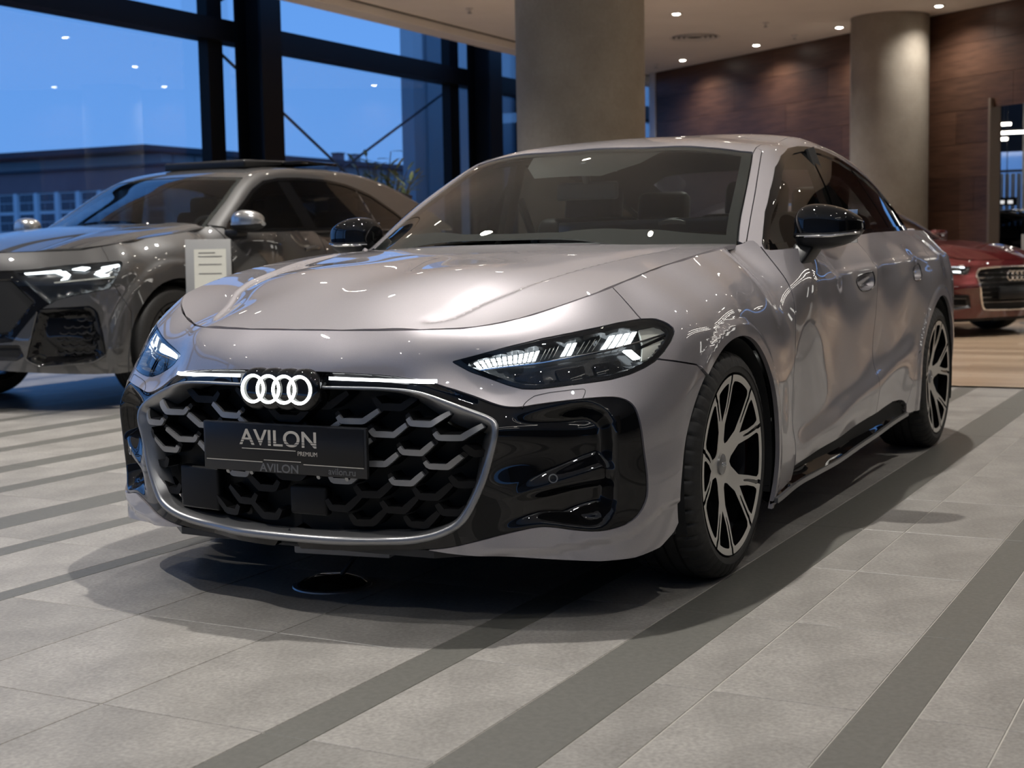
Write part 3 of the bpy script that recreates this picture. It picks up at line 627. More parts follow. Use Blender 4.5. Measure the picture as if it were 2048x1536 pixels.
    # ---- grille: back panel, honeycomb blades
    bk = base.clip(lambda U: f_fi(U)+.01)
    panel('grille_back', put(bk, -.085+0*bk.U[:,0]), bk.F, M_MBLK, P, 'join', 0, True)
    def gpt(y, z, off):
        """point on the grille surface from front-view y, z"""
        y = np.asarray(y, float); z = np.asarray(z, float); sg = np.where(y < 0, -1, 1); ya = np.abs(y)
        x = np.full(ya.shape, .9)
        for _ in range(12):
            uu_, _, rr_ = LOW.inv(np.stack([x, ya, z], -1).reshape(-1, 3)); rB = LOW.B(uu_, z.ravel()).reshape(ya.shape)
            x = LOW.xc+np.sqrt(np.maximum(rB**2-ya**2, .01))
        return np.stack([x+off, y, z], -1)
    rows = [(.587,.205,.5),(.549,.203,0),(.516,.195,.5),(.472,.187,0),(.438,.178,.5),(.39,.170,0),(.355,.162,.5),(.315,.155,0),(.278,.148,.5)]
    def frame_in(y, z):
        uu_, zz_, _ = LOW.inv(gpt(np.array([abs(y)]), np.array([z]), 0.)); return f_fi(np.stack([uu_, zz_], 1))[0]
    path = np.array([(-.050,.012),(-.032,-.010),(.028,-.010),(.080,.026)])
    radar = [(-.425,-.27,.262,.385),(-.005,.115,.280,.358)]
    for ri, (rz, pw, sh_) in enumerate(rows):
        k = np.arange(-4, 5)+sh_ if sh_ else np.arange(-4, 5)
        for kk in k:
            yc = kk*pw
            if frame_in(yc, rz) < -.01 or any(a-.03 < yc < b+.03 and c-.03 < rz < d+.03 for a, b, c, d in radar): continue
            sc_ = pw/.2
            # keep the part of the chevron that lies inside the frame
            pl = dens((path*[np.sign(yc)*sc_, 1] if abs(yc) > .01 else np.array([(-.066,.018),(-.03,-.010),(.03,-.010),(.066,.018)]))+[yc, rz], .006); keep = [frame_in(a, b) > .002 for a, b in pl]
            pl = pl[keep]; pl = pl if pl[0,0] < pl[-1,0] else pl[::-1]
            if len(pl) < 4: continue
            t = np.linspace(-1, 1, len(pl)); th = .0085*(1-.35*np.abs(t)**3)
            def ribbon(th_, o0, o1):
                d = np.gradient(pl, axis=0); nrm_ = np.stack([-d[:,1], d[:,0]], 1); nrm_ /= np.linalg.norm(nrm_, axis=1, keepdims=True)
                a = pl+nrm_*th_[:,None]; b = pl-nrm_*th_[:,None]; n_ = len(pl)
                V = np.concatenate([gpt(a[:,0], a[:,1], o0), gpt(b[:,0], b[:,1], o0), gpt(b[:,0], b[:,1], o1), gpt(a[:,0], a[:,1], o1)])
                F = []
                for i in range(n_-1):
                    for r in range(4):
                        p0, p1 = r*n_+i, ((r+1) % 4)*n_+i; F.append((p0, p1, p1+1, p0+1))
                F += [(0, 3*n_, 2*n_, n_), (n_-1, 2*n_-1, 3*n_-1, 4*n_-1)]
                return V, F
            silver = ri < 6 and frame_in(yc, rz) > .05 and not (rz < .5 and abs(yc) > .5)
            V, F = ribbon(th*1.15, -.030, -.080); mb = MB(); mb.add(V, F); o = mb.build('grille_blade', M_GRL, P, angle=25)
            if silver:
                mid = slice(2, -2) if len(pl) > 14 else slice(0, None)
                pl_, th_ = pl, th; pl = pl[mid]; V, F = ribbon(th[mid]*.92, -.022, -.032); pl = pl_
                mb = MB(); mb.add(V, F); mb.build('blade_face', M_BLADE, o, angle=25)
    for a, b, c, d in radar:
        mb = MB(); x0 = gpt(np.array([(a+b)/2]), np.array([(c+d)/2]), 0.)[0]
        ang = -math.atan2(gpt(np.array([b]), np.array([c]), 0.)[0][0]-gpt(np.array([a]), np.array([c]), 0.)[0][0], b-a)
        mb.box((x0[0]-.045, (a+b)/2, (c+d)/2), (.03, b-a, d-c), ang); mb.build('radar_cover', M_GRL, P, bevel=.009, seg=3)
    # ---- light strips
    for sgn in (1, -1):
        uu = np.linspace(.966, 1.262, 24); zt = np.interp(uu, [.966,1.262], [.6455,.6525]); V = []
        for dz, o in ((.0042, -.006), (-.0042, -.006), (-.0042, .001), (.0042, .001)): V.append(LOW.at(uu, zt+dz, np.full(24, o))*[1, sgn, 1])
        V = np.concatenate(V); F = [(r*24+i, r*24+i+1, ((r+1) % 4)*24+i+1, ((r+1) % 4)*24+i) for r in range(4) for i in range(23)]+[(0,24,48,72),(23,95,71,47)]
        mb = MB(); mb.add(V, F); mb.build('light_strip', M_LEDS, P)
    # ---- ring emblem
    em = bpy.data.objects.new('ring_emblem', None); link(em, P); em.location = (.945, 0, .6215); em.rotation_euler = (0, -.08, 0)
    mb = MB()
    for k in range(4): mb.lathe([(0, .004), (.042, .004), (.051, -.001), (.0565, -.010), (.058, -.05)], 48, c=(0, (k-1.5)*.0507, 0), axis='x')
    mb.build('emblem_base', M_GBLK, em)
    for k in range(4):
        mb = MB(); mb.tube([(.007+.0008*(k % 2), (k-1.5)*.0507+.0352*math.cos(a), .0352*math.sin(a)) for a in np.linspace(0, 2*np.pi, 49)[:-1]], .0040, 8, closed=True); mb.build('ring', M_RING, em)
    # ---- licence plate in its frame
    pf = bpy.data.objects.new('plate_holder', None); link(pf, P); pf.location = (.931, 0, .4605)
    mb = MB(); mb.box((-.006, 0, 0), (.014, .535, .134)); mb.build('plate_frame', M_SBLK, pf, bevel=.004)
    mb = MB(); mb.box((.0005, 0, .013), (.004, .52, .100)); mb.build('plate', M_PLATE, pf, bevel=.0015)
    RX = Matrix(((0,0,1,0),(1,0,0,0),(0,1,0,0),(0,0,0,1)))
    def lettering(body, size, y, z, m, bold=0., sx=1., x=.0028): return text_mesh('lettering', body, size, m, pf, .0005, Matrix.Translation((x, y, z)) @ RX, bold, sx)
    # large word: letters cut by two fine gaps near their foot
    t = lettering('AVILON', .060, -.012, .0075, M_LETTER, .0008, 1.18)
    bm = bmesh.new(); bm.from_mesh(t.data)
    for z0, z1 in ((.0125, .0145), (.0190, .0205)):
        for zc, in ((z0,), (z1,)):
            bmesh.ops.bisect_plane(bm, geom=bm.verts[:]+bm.edges[:]+bm.faces[:], plane_co=(0,0,zc), plane_no=(0,0,1))
        bmesh.ops.delete(bm, geom=[f for f in bm.faces if z0 < f.calc_center_median().z < z1], context='FACES')
    bm.to_mesh(t.data); bm.free()
    lettering('PREMIUM', .0165, .082, -.0155, M_LETTER, 0, .95)
    mb = MB(); mb.box((.0030, -.045, -.0035), (.0008, .178, .0022)); mb.build('underline', M_LETTER, pf)
    lettering('AVILON', .031, -.012, -.0635, M_LETTER2, .0006, 1.15, .0015)
    lettering('avilon.ru', .025, .19, -.060, M_LETTER2, .0002, 1.0, .0015)
    mb = MB(); mb.box((.0018, -.162, -.0385), (.0016, .19, .0022)); mb.box((.0018, .163, -.0385), (.0016, .19, .0022)); mb.box((.0018, -.001, -.0325), (.0016, .122, .0022)); mb.build('frame_line', M_LETTER, pf)
    for y in (-.19,-.11,.11,.2):
        mb = MB(); mb.tube([(-.012,y,-.068),(-.004,y,-.071)], .006, 10); mb.build('frame_clip', M_SATIN, pf)
    # ---- headlights
    for sgn in (1, -1):
        hl = bpy.data.objects.new('headlight', None); link(hl, P); fl = None if sgn > 0 else 'flip'
        ls = base.clip(lambda U: f_hl(U)-.0008)
        b_ = panel('lens', put(ls, np.full(len(ls.U), .001)), ls.F, M_LENS, hl, fl, 0, True)
        hs = base.clip(lambda U: f_hl(U)+.002); ins = f_hl(hs.U)
        panel('housing', put(hs, -.004-.034*sm((ins-.010)/.012)), hs.F, M_HOUS, hl, fl, .03, True)
        rim = base.clip(lambda U: f_hl(U)-.0005).clip(lambda U: .011-f_hl(U)); panel('lamp_rim', put(rim, np.full(len(rim.U), -.0035)), rim.F, M_GBLK, hl, fl, 0, True)
        def cell(q, m, nm, off=-.016, dep=.012, par=hl):
            q = np.array(q); V = np.concatenate([LOW.at(q[:,0], q[:,1], np.full(4, off)), LOW.at(q[:,0], q[:,1], np.full(4, off-dep))])*[1, sgn, 1]
            mb = MB(); mb.add(V, [(0,1,2,3),(7,6,5,4),(0,4,5,1),(1,5,6,2),(2,6,7,3),(3,7,4,0)]); return mb.build(nm, m, par, bevel=.0016)
        def quad(g, a0, a1, b0, b1):
            g = np.array(g); f = lambda a, b: (g[0]*(1-a)+g[1]*a)*(1-b)+(g[3]*(1-a)+g[2]*a)*b
            return [f(a0,b0), f(a1,b0), f(a1,b1), f(a0,b1)]
        for g, n in (([(.8726,.691),(.6905,.7246),(.7075,.6946),(.856,.6727)], 12), ([(.6186,.7403),(.588,.7432),(.6117,.7084),(.6452,.7056)], 2), ([(.4965,.7578),(.3953,.7662),(.4396,.7321),(.5365,.721)], 4)):
            for i in range(n):
                for j in range(2): cell(quad(g, (i+.12)/n, (i+.88)/n, (j+.07)/2, (j+.88)/2), M_LED, 'led_cell')
        for g, n in (([(.680,.7265),(.632,.739),(.655,.7055),(.700,.696)], 4), ([(.575,.7445),(.510,.7565),(.548,.720),(.604,.7095)], 4)):
            for i in range(n): cell(quad(g, (i+.3)/n, (i+.5)/n, .05, .95), M_REFL, 'unlit_cell')
        cell([(.4701,.7168),(.4465,.7169),(.4258,.6939),(.4459,.6924)], M_LED, 'corner_led', -.014)
        uu = np.linspace(.8561, .3084, 40); zz = np.interp(uu, [.2984,.5496,.7121,.8561], [.7546,.7113,.6871,.6701]); mb = MB()
        mb.tube(LOW.at(uu, zz, np.full(40, -.014))*[1, sgn, 1], .0028, 6); mb.build('divider_strip', M_CHROME, hl)
        # outer reflector bowl and projector units
        cell([(.392,.768),(.330,.774),(.312,.752),(.405,.728)], M_REFL, 'side_reflector', -.016, .008)
        cell([(.408,.720),(.318,.742),(.372,.694),(.425,.686)], M_REFL, 'side_reflector', -.018, .008)
        for uc, zc in ((.73,.652),(.62,.664),(.52,.676)):
            cell([(uc+.040,zc+.010),(uc-.036,zc+.020),(uc-.034,zc-.018),(uc+.036,zc-.020)], M_GBLK, 'projector_box', -.026, .01)
    # ---- bonnet
    hx = np.linspace(-.66, .885, 190); hy = np.linspace(-.79, .79, 190); hsheet = Sheet.grid(hx, hy)
    edge = [(p[0], p[1]) for p in _hz[:-1]]+[(-.63,.715),(-.60,.63),(-.565,.568),(-.50,.50),(-.436,.428),(-.365,.31),(-.31,.195),(-.29,.08),(-.285,0)]
    hp = np.array(edge+[(x, -y) for x, y in edge[-2:0:-1]])
    f_h = sdf(hp); hsheet = hsheet.clip(lambda U: f_h(U)-G)
    soft = np.array([(.79,.30),(.757,.325),(.684,.336),(.615,.342),(.535,.358),(.434,.385),(.309,.404),(.134,.43),(-.012,.47),(-.207,.547),(-.40,.62)])
    shrp = np.array([(.79,.335),(.745,.36),(.72,.378),(.693,.394),(.647,.407),(.593,.425),(.496,.473),(.372,.512),(.208,.544),(-.001,.597),(-.23,.635),(-.40,.65)])
    x, y = hsheet.U[:,0], np.abs(hsheet.U[:,1])
    ys = np.interp(-x, -soft[:,0], soft[:,1]); yh = np.interp(-x, -shrp[:,0], shrp[:,1])
    ramp = sm((y-ys)/np.maximum(yh-ys, .004))*sm((yh+.012-y)/.014); fade = sm((.775-x)/.04)*sm((x+.38)/.25)
    zz = HOOD(x, y)-.0085*ramp*fade
    panel('bonnet', np.stack([x, hsheet.U[:,1], zz], 1), hsheet.F, M_PAINT, P, None, .014, False, sym=False)
    # ---- dark inner shell, arch liners, floor pan
    inn = base.clip(lambda U: d_hood(U)+.004).clip(lambda U: d_arch(U)-.004).clip(lambda U: -f_fi(U)-.0).clip(lambda U: -f_hl(U)-.004).clip(lambda U: np.minimum(-f_bz(U), 1)-.004).clip(lambda U: U[:,1]-.20)
    inn = inn.clip(lambda U: -np.min([sdf(HND[0])(U)*-1, sdf(HND[1])(U)*-1], 0)*-1-.002)
    V = put(inn, np.full(len(inn.U), -.017)); panel('inner_shell', V, inn.F, M_MBLK, P, 'join', 0, True)
    for xw in (0.0, -2.969):
        for sgn in (1, -1):
            q = np.linspace(-.35, math.pi+.35, 40); mb = MB(); V = []; R_ = .385
            for yy in (.925, .60):
                V += [(xw+R_*math.cos(a)*1.02-.018, sgn*yy, .325+R_*math.sin(a)) for a in q]
            mb.add(V, [(i, i+1, 41+i, 40+i) for i in range(39)])
            V2 = [(xw-.018, sgn*.60, .2)]+[(xw+R_*math.cos(a)*1.02-.018, sgn*.60, .325+R_*math.sin(a)) for a in q]
            mb.add(V2, [(0, i, i+1) for i in range(1, 40)]); mb.build('arch_liner', M_MBLK, P)
    mb = MB(); mb.box((-1.5, 0, .21), (4.4, 1.20, .03)); mb.box((-1.485, 0, .20), (1.9, 1.72, .05)); mb.build('underbody', M_MBLK, P)
    mb = MB(); mb.prism([(.86,-.42),(.87,-.2),(.875,0),(.87,.2),(.86,.42),(.70,.60),(.62,.60),(.62,-.60),(.70,-.60)], .185, .205); mb.build('front_undertray', M_SBLK, P)
    # ---- greenhouse
    gx = np.linspace(-3.84, -.36, 300); gp = np.radians(np.linspace(9, 90, 112)); gs = Sheet.grid(gx, gp); GH.table(gx, gp)
    def P3(U, off=None): return GH.quick(U) if off is None else GH.pt(U[:,0], U[:,1], off)
    ws_poly = [(-1.165,-.9),(-1.165,0),(-1.165,.256),(-1.178,.434),(-1.215,.55),(-1.240,.592),(-1.155,.615),(-1.044,.641),(-.95,.662),(-.86,.682),(-.783,.698),(-.712,.716),(-.646,.735),(-.5,.79),(-.1,.9),(-.1,-.9)]
    dlo = [(-.694,.955),(-.715,.982),(-.761,1.012),(-.878,1.094),(-1.01,1.17),(-1.195,1.263),(-1.335,1.312),(-1.509,1.349),(-1.642,1.364),(-1.754,1.368),(-1.915,1.366),(-2.199,1.347),(-2.455,1.307),(-2.75,1.25),(-3.004,1.192),(-3.20,1.135),(-3.27,1.085),(-3.26,1.05),(-3.2,1.038),(-2.885,1.03),(-2.57,1.022),(-2.109,1.015),(-1.5,.99),(-.963,.965)]
    f_ws = sdf(ws_poly); f_dl = sdf(dlo); f_bl = sdf([(-2.80,-.9),(-2.80,0),(-2.82,.40),(-2.9,.50),(-3.55,.53),(-3.66,.4),(-3.68,0),(-3.68,-.9)])
    def fW(U): p = P3(U); return f_ws(p[:, :2])
    def fD(U): p = P3(U); return np.where(np.degrees(U[:,1]) > 62, -.2, f_dl(p[:, [0, 2]]))
    def fB(U): p = P3(U); return f_bl(p[:, :2])
    belt = lambda U: P3(U)[:,2]-np.interp(U[:,0], [-4,-3.2,-2.9,-.70,-.66,-.60], [1.03,1.03,1.03,.95,.985,1.2])
    frame = gs.clip(belt).clip(lambda U: -fW(U)-.001).clip(lambda U: -fD(U)).clip(lambda U: -fB(U)-.001)
    def roofy(U): p = P3(U); return np.interp(p[:,0], [-2.86,-2.8,-1.9,-1.45,-1.30,-1.20], [.50,.535,.575,.58,.585,.60])-p[:,1]
    roof = frame.clip(lambda U: np.minimum(roofy(U)-.0015, np.minimum(-1.15-U[:,0], U[:,0]+3.0)))
    V = P3(roof.U, 0.); panel('roof', V, roof.F, M_PAINT, P, 'join', .010, True)
    side = frame.clip(lambda U: np.maximum(-roofy(U)-.0015, np.maximum(U[:,0]+1.15, -3.0-U[:,0])))
    # A-pillar cover strip next to the windscreen
    def pil(U):
        p = P3(U); return np.interp(p[:,0], [-1.30,-1.269,-.95,-.694,-.5], [.60,.617,.694,.749,.79])-p[:,1]
    strip = side.clip(lambda U: np.minimum(pil(U)-.0018, U[:,0]+1.285)); rest = side.clip(lambda U: np.maximum(-pil(U)-.0018, -1.287-U[:,0]))
    for nm, sh in (('pillar_cover', strip), ('side_frame', rest)):
        V = P3(sh.U, 0.)
        for mir in (None, 'flip'): panel(nm, V, sh.F, M_PAINT, P, mir, .012, True)
    ws = gs.clip(fW).clip(lambda U: U[:,0]+1.4); panel('windscreen', P3(ws.U, -.004), ws.F, M_GLASS, P, 'join', 0, True)
    fw_ = fW(ws.U); fr = ws.clip(np.minimum(.035-fw_, 1.0)); panel('windscreen_border', P3(fr.U, -.008), fr.F, M_MBLK, P, 'join', 0, True)
    cow = gs.clip(fW).clip(lambda U: np.interp(P3(U)[:,1], [0,.195,.428,.568,.70,.74], [-.40,-.405,-.475,-.565,-.675,-.71])*-1+U[:,0]); panel('cowl_band', P3(cow.U, -.010), cow.F, M_MBLK, P, 'join', 0, True)
    tri_ = gs.clip(lambda U: np.minimum(P3(U)[:,0]+1.18, np.minimum(-.86-P3(U)[:,0], np.interp(P3(U)[:,0], [-1.2,-1.0,-.86], [.30,.24,.14])-P3(U)[:,1]))); panel('camera_shade', P3(tri_.U, -.011), tri_.F, M_SBLK, P, 'join', 0, True)
    mb = MB(); SW = [(-.946,-.052,1.276),(-1.035,.032,1.310),(-1.034,.052,1.309),(-.971,.149,1.281)]
    mb.add([(a, b, c) for a, b, c in SW]+[(a-.01, b, c-.02) for a, b, c in SW], [(0,1,2,3),(7,6,5,4),(0,4,5,1),(1,5,6,2),(2,6,7,3),(3,7,4,0)]); mb.build('sensor_window_sheen', mat('sensor_window_sheen', (.30,.36,.40), .4), P)  # pale blue colour stands for the reflection in the sensor cover
    bl = gs.clip(fB).clip(lambda U: -2.6-U[:,0]); panel('rear_window', P3(bl.U, -.004), bl.F, M_GLASS, P, 'join', 0, True)
    # side windows: black trim band, panes, pillar strips
    trim = gs.clip(lambda U: fD(U)).clip(lambda U: .021-fD(U)).clip(belt)
    V = P3(trim.U, .003)
    for mir in (None, 'flip'): panel('window_trim', V, trim.F, M_GBLK, P, mir, .012, True)
    bpx = lambda z: (np.interp(z, [1.0,1.13,1.34], [-1.66,-1.695,-1.735]), np.interp(z, [1.0,1.13,1.34], [-1.90,-1.855,-1.765]))
    cpx = lambda z: np.interp(z, [1.0,1.139,1.282,1.33], [-2.66,-2.545,-2.406,-2.36])
    def zone(U, k):
        z = P3(U)[:,2]; b0, b1 = bpx(z); c = cpx(z); x_ = U[:,0]
        return [x_-b0-.001, np.minimum(b0-x_, x_-b1)-.001, np.minimum(b1-x_, x_-c-.008)-.001, np.minimum(c+.008-x_, x_-c+.008)-.001, c-.008-x_-.001][k]
    for k, (nm, m_) in enumerate((('front_side_window', M_GLASS), ('door_pillar_strip', M_GBLK), ('rear_side_window', M_DGLASS), ('quarter_divider', M_GBLK), ('quarter_window', M_DGLASS))):
        g_ = gs.clip(lambda U: fD(U)-.019).clip(lambda U: zone(U, k)); V = P3(g_.U, -.003 if m_ is not M_GBLK else .0)
        for mir in (None, 'flip'): panel(nm, V, g_.F, m_, P, mir, 0, True)
    # headliner
    ln = frame.clip(lambda U: P3(U)[:,2]-1.0); panel('headliner', P3(ln.U, -.028), ln.F[:, ::-1], M_LINER, P, 'join', 0, True)
    # tailgate deck between rear window and tail
    mb = MB(); mb.prism([(-3.55,-.70),(-3.55,.70),(-3.85,.62),(-3.97,.40),(-3.98,0),(-3.97,-.40),(-3.85,-.62)], 1.0, 1.045); mb.build('tailgate', M_PAINT, P, bevel=.01)
    # ---- door mirrors
    for sgn in (1, -1):
        mr = bpy.data.objects.new('door_mirror', None); link(mr, P); mr.location = (-.885, .975*sgn, 1.035)
        # loft along y: (y, z_top, z_bottom, x_front, x_back)
        st = [(-.112,.028,-.030,.030,-.045),(-.105,.052,-.055,.055,-.062),(-.085,.074,-.072,.074,-.070),(-.05,.083,-.077,.086,-.073),(.0,.079,-.074,.084,-.073),(.045,.067,-.066,.072,-.070),(.08,.050,-.052,.050,-.066),(.105,.034,-.030,.018,-.060),(.116,.018,-.012,-.012,-.052)]
        n = 36; V = []
        for y_, zt, zb_, xf, xb in st:
            for a in np.linspace(0, 2*np.pi, n, endpoint=False):
                c, s_ = math.cos(a), math.sin(a); ex = .72
                cx = math.copysign(abs(c)**ex, c); sz = math.copysign(abs(s_)**ex, s_)
                V.append(((xf+xb)/2+(xf-xb)/2*cx, y_*sgn, (zt+zb_)/2+(zt-zb_)/2*sz))
        V = np.array(V); m_ = len(st); V = V.reshape(m_, n, 3)
        F = [(i*n+k, i*n+(k+1) % n, (i+1)*n+(k+1) % n, (i+1)*n+k) for i in range(m_-1) for k in range(n)]+[tuple(range(n)), tuple(range((m_-1)*n, m_*n))]
        def part(nm, sel, m, grow=0.0):
            mb = MB(); W_ = V.reshape(-1, 3); mb.add(W_, [f for f in F if sel(W_[list(f)].mean(0))]); o = mb.build(nm, m, mr, angle=60)
            md = o.modifiers.new('sub', 'SUBSURF'); md.levels = 1; md.render_levels = 2; return o
        zsplit = lambda p: -.022+.12*np.clip(p[1]*sgn-.03, 0, 1)
        part('mirror_cap', lambda p: p[2] > zsplit(p), M_GBLK); part('mirror_foot', lambda p: p[2] <= zsplit(p), M_SBLK)
        ys_ = np.linspace(-.10, .108, 26); xf_ = np.interp(ys_, [s[0] for s in st], [s[3] for s in st])+.0015; zs_ = [-.030+.12*max(0, y_-.03) for y_ in ys_]
        mb = MB(); q_ = [(a-.004*(abs(i-12)/12)**4, b*sgn, c) for i, (a, b, c) in enumerate(zip(xf_, ys_, zs_))]
        mb.tube(q_, .0055, 8); mb.build('mirror_strip', M_CHROME, mr)
        mb = MB(); a = Vector((.01, -.060*sgn, -.06)); b = Vector((.045, -.085*sgn, -.125))
        mb.add([(-.05,-.115*sgn,-.055),(.055,-.105*sgn,-.05),(.06,-.035*sgn,-.065),(-.05,-.02*sgn,-.06),(.005,-.10*sgn,-.135),(.105,-.105*sgn,-.115),(.10,-.062*sgn,-.125),(.0,-.062*sgn,-.14)], [(0,1,2,3),(7,6,5,4),(0,4,5,1),(1,5,6,2),(2,6,7,3),(3,7,4,0)])
        mb.build('mirror_stalk', M_SBLK, mr, bevel=.012, seg=3)
        mb = MB(); mb.box((-.068, 0, .002), (.006, .17, .115)); mb.build('mirror_glass', M_CHROME, mr, bevel=.002)
    # ---- wheels
    for i, (xw, sgn) in enumerate(((0,1),(0,-1),(-2.969,1),(-2.969,-1))):
        wheel(P, (xw, .938*sgn, .336), .336, .262, .245, sgn, rot=0 if xw == 0 else .35, caliper=math.pi if xw == 0 else 0.0)
    # ---- cabin
    mb = MB(); prof = [(-.50,.93),(-.56,.975),(-.70,.985),(-.92,.968),(-1.0,.93),(-1.02,.80),(-.95,.60)]
    V = [(x_, y_, z_+.012*(1-(y_/.72)**2)) for y_ in np.linspace(-.72, .72, 15) for x_, z_ in prof]; n = len(prof)
    mb.add(V, [(i*n+k, i*n+k+1, (i+1)*n+k+1, (i+1)*n+k) for i in range(14) for k in range(n-1)]); mb.build('dashboard', M_DASH, P)
    mb = MB(); mb.tube([(-1.06+.02*math.sin(a)*0+.07*math.sin(a), .37+.185*math.cos(a), .90+.170*math.sin(a)) for a in np.linspace(0, 2*np.pi, 41)[:-1]], .015, 8, closed=True)
    mb.bar((-1.06,.20,.90), (-1.06,.54,.90), .03, .05); mb.bar((-1.06,.37,.90), (-1.11,.37,.74), .04, .04); mb.lathe([(0,.0),(.06,0),(.07,-.03)], 20, c=(-1.05,.37,.90), axis='x'); mb.build('steering_wheel', M_SBLK, P)
    mb = MB(); mb.bar((-.99,-.10,1.02), (-.985,.62,1.03), .015, .11); mb.build('dash_display', M_GBLK, P, bevel=.006)
    for xs, yy in ((-1.72,.38),(-1.72,-.38),(-2.62,.40),(-2.62,-.40)):
        st_ = bpy.data.objects.new('seat', None); link(st_, P); st_.location = (xs, yy, 0)
        mb = MB(); mb.box((.22, 0, .50), (.50, .50, .14)); mb.build('seat_cushion', M_SEAT, st_, bevel=.04, seg=3)
        mb = MB(); mb.box((-.10, 0, .82), (.13, .50, .60), tilt=Matrix.Rotation(-.30, 3, 'Y')); mb.build('seat_back', M_SEAT, st_, bevel=.05, seg=3)
        mb = MB(); mb.box((-.215, 0, 1.165), (.10, .27, .17), tilt=Matrix.Rotation(-.2, 3, 'Y')); mb.build('headrest', M_SEAT, st_, bevel=.04, seg=3)
    mb = MB(); mb.box((-2.86, 0, .72), (.14, 1.35, .62), tilt=Matrix.Rotation(-.35, 3, 'Y')); mb.build('rear_seat_back', M_SEAT, P, bevel=.05, seg=3)
    mb = MB(); mb.box((-3.15, 0, 1.0), (.5, 1.25, .02)); mb.build('parcel_shelf', M_INT, P)
    mb = MB(); mb.box((-1.04, 0, 1.195), (.035, .25, .068)); mb.bar((-1.04,0,1.22), (-1.0,0,1.30), .03); mb.build('rear_view_mirror', M_DASH, P, bevel=.012, seg=3)
    mb = MB(); mb.box((-1.9, 0, .30), (2.6, 1.5, .03)); mb.build('cabin_floor', M_INT, P)
    for sgn in (1, -1):
        mb = MB(); mb.add([(-.7,sgn*.80,.95),(-2.9,sgn*.76,1.0),(-2.9,sgn*.84,.3),(-.7,sgn*.84,.3)], [(0,1,2,3)]); mb.build('door_lining', M_INT, P)
        mb = MB()
        mb.bar((-1.74,.655*sgn,1.36), (-1.80,.79*sgn,.95), .09, .03, up=(0,1,0)); mb.build('pillar_lining', M_INT, P)
    for sgn in (1, -1):
        mb = MB(); mb.tube([(-1.83,.70*sgn,1.20),(-1.82,.62*sgn,1.0),(-1.75,.52*sgn,.82)], .018, 6); mb.build('seat_belt', M_DASH, P)
    return car
SALOON = saloon()
SUVP = sec(-.6,(.3,.95),(.45,.955),(.7,.965),(.85,.97),(.98,.955),(1.06,.925),(1.12,.885))+sec(-1.7,(.3,.95),(.5,.95),(.7,.965),(.88,.975),(1.0,.96),(1.06,.93),(1.12,.895))+sec(-2.5,(.3,.96),(.5,.96),(.7,.975),(.9,.985),(1.02,.965),(1.12,.90))
SUVP += sec(-3.0,(.5,.99),(.8,.99),(.95,.985),(1.05,.955),(1.13,.89))+sec(-3.5,(.4,.95),(.8,.96),(1.0,.94),(1.13,.86))+lvl(.7,(-3.9,.8),(-4.05,.4),(-4.08,0))+lvl(1.0,(-3.9,.8),(-4.05,.4),(-4.1,0))+lvl(.35,(-3.8,.8),(-3.95,.4),(-3.98,0))
SUVP += sec(0,(.4,.985),(.6,.99),(.8,.992),(.9,.985),(1.0,.945),(1.06,.88))+sec(-.35,(.5,.985),(.8,.985),(.92,.97),(1.02,.925),(1.09,.86))+sec(.4,(.3,.955),(.5,.965),(.7,.965),(.85,.955),(.95,.915),(1.0,.86))
SUVP += lvl(.5,(.95,0),(.93,.3),(.87,.55),(.78,.72),(.68,.83),(.57,.91))+lvl(.3,(.93,0),(.92,.3),(.86,.55),(.76,.72),(.66,.84),(.56,.915))+lvl(.75,(.94,0),(.92,.3),(.86,.52),(.76,.7),(.66,.82),(.56,.905))+lvl(.9,(.90,0),(.88,.3),(.82,.5),(.72,.68),(.60,.82),(.5,.90))+lvl(1.0,(.80,0),(.78,.3),(.70,.5),(.58,.68),(.45,.80))
SHOODP = [(.78,0,1.01),(.76,.3,1.01),(.68,.5,1.012),(.55,.68,1.018),(.3,.77,1.06),(0,.80,1.10),(-.3,.80,1.13),(-.56,.77,1.165),(.5,0,1.085),(.2,0,1.14),(-.1,0,1.18),(-.35,0,1.20),(.2,.45,1.125),(-.2,.5,1.165)]
SUVP += [(x, y, z-.002) for x, y, z in SHOODP[:8]]
STOP = [(-.35,0,1.185),(-.6,0,1.33),(-.9,0,1.46),(-1.15,0,1.555),(-1.4,0,1.62),(-1.8,0,1.665),(-2.3,0,1.67),(-2.8,0,1.63),(-3.3,0,1.54),(-3.7,0,1.40),(-3.95,0,1.25),(-.57,.76,1.174),(-.9,.69,1.37),(-1.22,.62,1.54),(-1.8,.6,1.63),(-2.4,.6,1.63),(-3.0,.58,1.57),(-3.4,.58,1.47)]
SSID = [(-.6,.88,1.12),(-1.7,.90,1.12),(-2.9,.89,1.17),(-3.6,.8,1.2),(-1.3,.70,1.52),(-2,.69,1.60),(-3,.68,1.52),(-.9,.77,1.36),(-2,.79,1.4),(-2,.62,1.75),(-.6,.6,1.6),(-3.6,.62,1.5),(-1.5,.93,1.0)]
SLOW = Lower(SUVP, np.ones(len(SUVP)), .05, -3.2, .93, .85, .22, 1.22, 52, 13, 1e-5)
SGH = Green(STOP, SSID, -4.1, -.3, 1.0, 1.8, .9, .95, .05)
